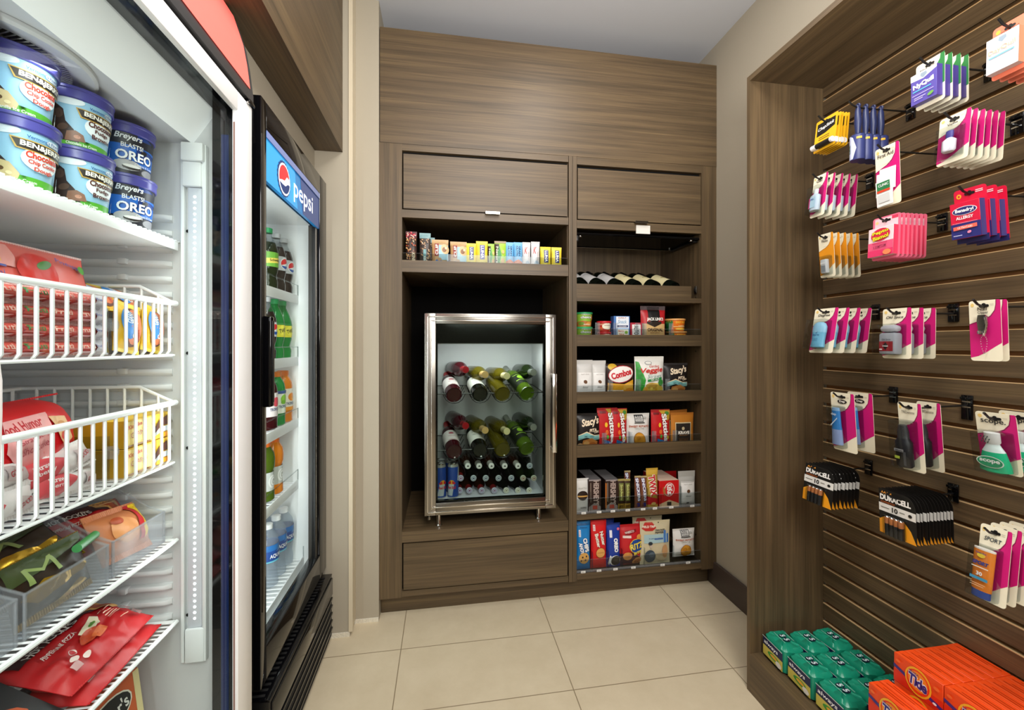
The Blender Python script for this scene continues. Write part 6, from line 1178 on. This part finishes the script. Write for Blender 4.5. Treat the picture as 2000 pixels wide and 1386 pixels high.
hang(c, 2, *a, 1968, 5, 'magenta and cream card with a chrome nail clipper', 'nail clipper card', 'nail clipper cards', 'the nail clipper cards', plate=.075)
# shave gel, hair spray, mouthwash, sunscreen
a = (1623, 1669, 767, 882); w_, h_ = size(*a)
c, z0 = card('hair_gel_card', w_, h_, CREAM, std('', ty=.84) + [('e', .0, .85, .2, .035, '#2A2622'), ('t', 'Dep', 0, .85, .24, .045, '#F4F0E4', 0, 2)])
b = flatlathe([(.0165, z0 + .02, '#8A9CC8'), (.0165, z0 + .024, '#8A9CC8'), (.0155, z0 + .065, '#8A9CC8'), (.014, z0 + .075, '#2E7AC0'), (.0125, z0 + .12, '#2E7AC0'), (.011, z0 + .128, '#7EA4CC')], .5, xo=-.012)
art(b, lambda a_, c_, d: (-.012 + a_, -.0205 - d, z0 + c_), [('t', 'dep', 0, 11.0, 1.6, .9, '#E8F0F8', 0, 1), ('p', [(-1.1, 7.4), (1.1, 9.8), (1.1, 10.2), (-1.1, 7.8)], '#D8E8F4')], d0=.0006)
b.build('gel_tube', c); blister(c, w_ * .62, h_ * .72, .024, z0 + h_ * .42, -.012)
hang(c, 2, *a, 1704, 7, 'magenta and cream card with blue hair gel tube', 'hair gel card', 'hair gel cards', 'the blue hair gel cards')
a = (1754, 1800, 786, 921); w_, h_ = size(*a)
c, z0 = card('hair_spray_card', w_, h_, CREAM, std('TRESemme', tw=.56, th_=.04, ty=.86, dark='#8A8478'))
b = flatlathe([(.015, z0 + .012, '#15151A'), (.0185, z0 + .016, '#15151A'), (.0185, z0 + .075, '#15151A'), (.0125, z0 + .085, '#15151A'), (.0125, z0 + .10, '#2A2A2C'), (.009, z0 + .118, '#2A2A2C')], .75, xo=-.006, yo=-.017)
art(b, lambda a_, c_, d: (-.006 + a_, -.0312 - d, z0 + c_), [('r', -1.3, 5.2, .9, 5.9, '#8C8C90'), ('t', 'TRESemme', -.2, 5.5, 1.8, .4, '#1A1A1E', 0, 1), ('r', -1.2, 3.4, 0, 4.1, '#A8B840'), ('r', .9, 2.0, 1.5, 5.4, '#4A4A4E')], d0=.0006)
b.build('spray_bottle', c); blister(c, w_ * .9, h_ * .7, .034, z0 + h_ * .40, -.006)
hang(c, 2, *a, 1838, 10, 'magenta and cream card with black hair spray bottle', 'hair spray card', 'hair spray cards', 'the black hair spray cards', plate=.075)
a = (1906, 1986, 806, 926); w_, h_ = size(*a)
c, z0 = card('mouthwash_card', w_, h_, CREAM, std('scope.', tw=.62, th_=.085, ty=.84, dark='#1E1A18'))
b = flatlathe([(.020, z0 + .006, 'green_mint'), (.0265, z0 + .009, 'green_mint'), (.026, z0 + .02, 'green_mint'), (.019, z0 + .05, 'green_mint'), (.0135, z0 + .06, '#D8E6E4'), (.011, z0 + .066, '#D8E6E4'), (.0112, z0 + .067, '#E4E4E4'), (.0135, z0 + .070, '#E4E4E4'), (.0135, z0 + .090, '#E4E4E4')], .5, yo=-.015) if MATS.setdefault('green_mint', mat('green_mint', '#27B07E', .12)) else None
ck2 = [('p', [(-1.1 + .6 * i + .25 * (j % 2), 7.2 + .55 * j), (-.9 + .6 * i + .25 * (j % 2), 7.2 + .55 * j), (-.7 + .6 * i + .25 * (j % 2), 7.6 + .55 * j), (-.9 + .6 * i + .25 * (j % 2), 7.6 + .55 * j)], '#2A3A3A') for i in range(3) for j in range(3)]
art(b, lambda a_, c_, d: (a_, -.0285 - d, z0 + c_), [('e', 0, 3.0, 2.3, 1.25, '#E8F4EC'), ('e', 0, 3.0, 2.1, 1.1, '#1E9A6A'), ('t', 'scope', 0, 3.1, 3.4, .9, '#F4FAF6', 0, 2)] + ck2, d0=.0004)
b.build('mouthwash_bottle', c); blister(c, w_ * .86, h_ * .68, .032, z0 + h_ * .37, 0)
hang(c, 2, *a, 2034, 15, 'magenta and cream card with green mouthwash bottle', 'mouthwash card', 'mouthwash cards', 'the green mouthwash cards')
a = (1916, 1978, 1030, 1176); w_, h_ = size(*a)
c, z0 = card('sunscreen_card', w_, h_, CREAM, std('SPORT', tw=.56, th_=.055, ty=.82, dark='#2A3A44', it=.2))
b = flatlathe([(.0150, z0 + .006, '#2448A0'), (.0160, z0 + .007, '#2448A0'), (.0160, z0 + .021, '#2448A0'), (.0168, z0 + .022, '#E8842A'), (.0175, z0 + .06, '#E8842A'), (.0182, z0 + .105, '#E8842A'), (.0182, z0 + .108, '#F0E8E0')], .42, xo=-.008)
art(b, lambda a_, c_, d: (-.008 + a_, -.0202 - d, z0 + c_), [('t', 'SPORT', 0, 7.8, 2.7, .8, '#2A3A90', 0, 3, .2), ('e', 0, 9.4, .7, .5, '#F4D040'), ('t', 'Banana Boat', 0, 9.9, 1.8, .35, '#2A3A90', 0, 1), ('r', -1.4, 6.8, 1.4, 7.0, '#F8F0E0'), ('t', '30', 0, 5.6, 1.0, .8, '#F4F8FA', 0, 2), ('r', -1.5, 4.3, 1.5, 4.9, '#4AA0C8'), ('r', -1.3, 3.4, 1.2, 3.5, '#F8D8B0'), ('r', -1.3, 3.0, 1.0, 3.1, '#F8D8B0')], d0=.0010)
b.build('sunscreen_tube', c); blister(c, w_ * .9, h_ * .70, .026, z0 + h_ * .38, -.006)
hang(c, 4, *a, 2036, -14, 'magenta and cream card with orange sunscreen tube', 'sunscreen card', 'sunscreen cards', 'the orange sunscreen cards')
# batteries
def batt(a, text, arch=.8):
    w_, h_ = size(*a); W, H = w_, h_
    n = 10; pts = [(-W / 2, 0), (W / 2, 0), (W / 2, H * .68)] + [(W / 2 - W * .30 * (1 - math.cos(R(q))) , H * .68 + H * .32 * math.sin(R(q))) for q in range(9, 91, 9)] + [(-W / 2, H)]
    c, z0 = card('battery_card', W, H, '#141210', [('p', [(-.5, .0), (-.5, .30), (-.28, .42), (-.26, .0)], '#E89A1C'), ('p', [(.2, .40), (.36, .26), (.5, .0), (.2, .0)], '#E89A1C'), ('r', -.5, .50, .5, .68, '#E4E2DC'), ('t', text, -.28, .93, .3, .055, '#E89A3C', 0, 1), ('t', 'DURACELL', -.04, .82, .84, .13, '#F6F4F0', 0, 3), ('t', 'COPPERTOP', -.24, .715, .4, .04, '#B8602C', 0, 1), ('t', '10', -.05, .59, .16, .11, '#1A1816', 0, 2), ('r', -.44, .585, -.2, .60, '#6A6862'), ('r', .08, .59, .22, .605, '#6A6862'), ('e', .36, .59, .05, .035, '#1A1816')], outline=pts)
    b = MB()
    for i in range(4):
        x = -W * .20 + i * W * .125 - .002; b.lathe([(.0055, z0 + H * .02, '#16171A'), (.0057, z0 + H * .28, '#16171A'), (.0057, z0 + H * .40, '#B06A3A'), (.0050, z0 + H * .42, '#B06A3A'), (.0020, z0 + H * .44, 'chrome')], 12, Matrix.Translation((x, -.0075, 0)))
    b.build('batteries', c); blister(c, W * .56, H * .46, .015, z0 + H * .23, -.003); return c
hang(batt((1574, 1631, 912, 984), 'AA 4'), 8, 1574, 1631, 912, 984, 1680, -7, 'black battery card at the left niche panel', 'battery card', 'AA battery cards', 'the battery cards near the niche side')
hang(batt((1717, 1789, 963, 1052), 'AAA 4'), 12, 1717, 1789, 963, 1052, 1862, 3, 'black battery card in the long row', 'battery card', 'AAA battery cards', 'the long row of battery cards')

# ================================================================= packs on the niche platform
mat('wrap_green', '#178A6C', .28); PZ = .1335
def padpack():
    w_, h_, d_ = .100, .082, .078
    b = MB()
    def f(u, v):        # closed rounded bundle: superellipse cross-section swept
        th = u * 2 * math.pi; c_, s_ = math.cos(th), math.sin(th); e = .42
        x = math.copysign(abs(c_) ** e, c_) * w_ / 2; y = math.copysign(abs(s_) ** e, s_) * d_ / 2
        k = [0, .82, .97, 1, 1, .98, .80, 0][round(v * 7)]; z = [.0, .0, .006, .02, .062, .074, .083, .087][round(v * 7)]
        wob = (noise.noise(Vector((x * 40, y * 40, z * 50))) * .006 + noise.noise(Vector((x * 110, y * 90, z * 80))) * .003) * (1 if v > .5 else .3)
        return (x * k * (1 + wob * 3), y * k * (1 + wob * 3), z + (wob if v > .6 else 0))
    b.grid(f, 40, 7, 'wrap_green')
    F = lambda a_, c_, d: (a_, -d_ / 2 - .0012 - d, c_)
    art(b, F, [('r', -4.5, 4.2, 4.5, 7.0, '#14204E'), ('r', -4.5, 1.0, 4.5, 4.2, '#CFC058'), ('e', .4, 2.8, 2.6, .9, '#3C9A3C'), ('e', .6, 2.9, 1.6, .5, '#E8A838'), ('e', 2.8, 2.0, 1.3, .9, '#E8E4DC'), ('t', 'always', -.6, 5.5, 6.4, 1.6, '#F4F4F8', 0, 1, .1), ('p', [(-4.5, 7.0), (4.5, 7.0), (4.5, 7.25), (-4.5, 7.25)], '#C8DCD8')], 1.2, d0=.0004)
    art(b, top(.0868), [('e', -.9, .2, .9, 1.2, '#0E1A30'), ('e', 1.0, .2, .9, 1.2, '#0E1A30'), ('t', '5', -.9, .2, 1.0, 1.7, '#C8D8D8', 0, 2), ('t', '5', 1.0, .2, 1.0, 1.7, '#C8D8D8', 0, 2), ('r', -2.6, -1.6, 2.6, -1.5, '#B8D8D0'), ('r', -2.0, 1.9, 2.0, 2.0, '#B8D8D0')], 1.5, d0=.0012)
    b.add([(-.012, d_ / 2 * .98, .06), (.012, d_ / 2 * .98, .06), (.012, d_ / 2 + .004, .066), (-.012, d_ / 2 + .004, .066)], [(0, 1, 2, 3)], 'wrap_green')
    return b.build('pad_pack')
pp = padpack(); GP = 'green pad packs on the niche platform'
k = 0
for ci, x in enumerate((1.118, 1.203, 1.288)):
    for ri in range(5 if ci < 1 else 4):
        y = 1.238 - ri * .1035 - (.0 if ci == 0 else [0, .012, .035][ci]) + (.02 if ci == 2 else 0)
        if ci == 0 and ri > 2 or (ci > 0 and y < .965): continue
        t = pp if k == 0 else dup(pp); k += 1
        t.location = (x + random.uniform(-.003, .003), y, PZ + .0005); t.rotation_euler = (0, 0, R(-90 + random.uniform(-5, 5)))
        t['label'] = 'green wrapped pad pack, %s from the far niche panel in the %s row' % (ordn[ri], ('aisle side', 'middle', 'slat wall side')[ci]); t['category'] = 'pad pack'; t['group'] = GP
# detergent boxes
ORG = '#E84A14'
BW, BH, BT = .1075, .0705, .0283
dops = [('r', -.5, 0, .5, .42, '#D82A12'), ('p', [(-.5, .50), (-.5, .62), (.5, .20), (.5, .08)], '#34287C'), ('e', .02, .50, .27, .47, '#F0B024', 0), ('e', .02, .50, .235, .40, '#E83A12', 0), ('e', .02, .52, .20, .33, '#F08A1C', 0), ('t', 'Tide', .02, .50, .40, .42, '#F4F0F4', -6, 6), ('t', 'Tide', .02, .50, .38, .38, '#2A2A84', -6, 2), ('t', 'ULTRA', -.05, .76, .2, .06, '#2A2A84', -6, 1), ('e', .36, .2, .04, .04, '#F4F4F4'), ('e', -.38, .8, .05, .05, '#F06A2A'), ('e', .4, .74, .06, .06, '#F06A2A')]
db = cardbox('detergent_box', BW - .0006, BH - .0005, BT - .0005, ORG, pc(dops, BW, BH), topops=[('r', -BW * 46, -.95, BW * 46, -.90, '#F49A6A'), ('r', -BW * 40, -.4, BW * 20, -.2, '#B83A10'), ('r', -BW * 30, .3, BW * 40, .45, '#B83A10')], bev=.0006)
k = 0; GD = 'orange detergent boxes on the niche platform'
slots = ('stack beside the pad packs', 'middle stack', 'near stack')
for si_, yc in enumerate((.850, .7415, .633)):
    for lay_ in range(4):
        xs = [1.147 + BT * i for i in range(6)] + [1.3155] if lay_ == 3 else [1.147, 1.204, 1.260, 1.3155]
        for i, x in enumerate(xs):
            t = db if k == 0 else dup(db); k += 1
            t.location = (x, yc + random.uniform(-.0008, .0008), PZ + .0003 + lay_ * BH); t.rotation_euler = (0, 0, R(-90))
            t['label'] = ('orange detergent box in the top layer, %s from aisle, %s' % (ordn[i], slots[si_])) if lay_ == 3 else 'orange detergent box in buried layer %s, %s from the aisle, %s' % (('one', 'two', 'three')[lay_], ordn[i], slots[si_])
            t['category'] = 'detergent box'; t['group'] = GD
    for lay_ in range(3):
        for i, x in enumerate((1.0745, 1.1045)):
            if si_ > 1 and lay_ < 1 and i: pass
            t = dup(db); t.location = (x, yc + .003, PZ + .0003 + lay_ * BH); t.rotation_euler = (0, 0, R(-90))
            t['label'] = 'orange detergent box in lower step, layer %s, %s column, %s' % (('one', 'two', 'three')[lay_], ('outer', 'inner')[i], slots[si_]); t['category'] = 'detergent box'; t['group'] = GD
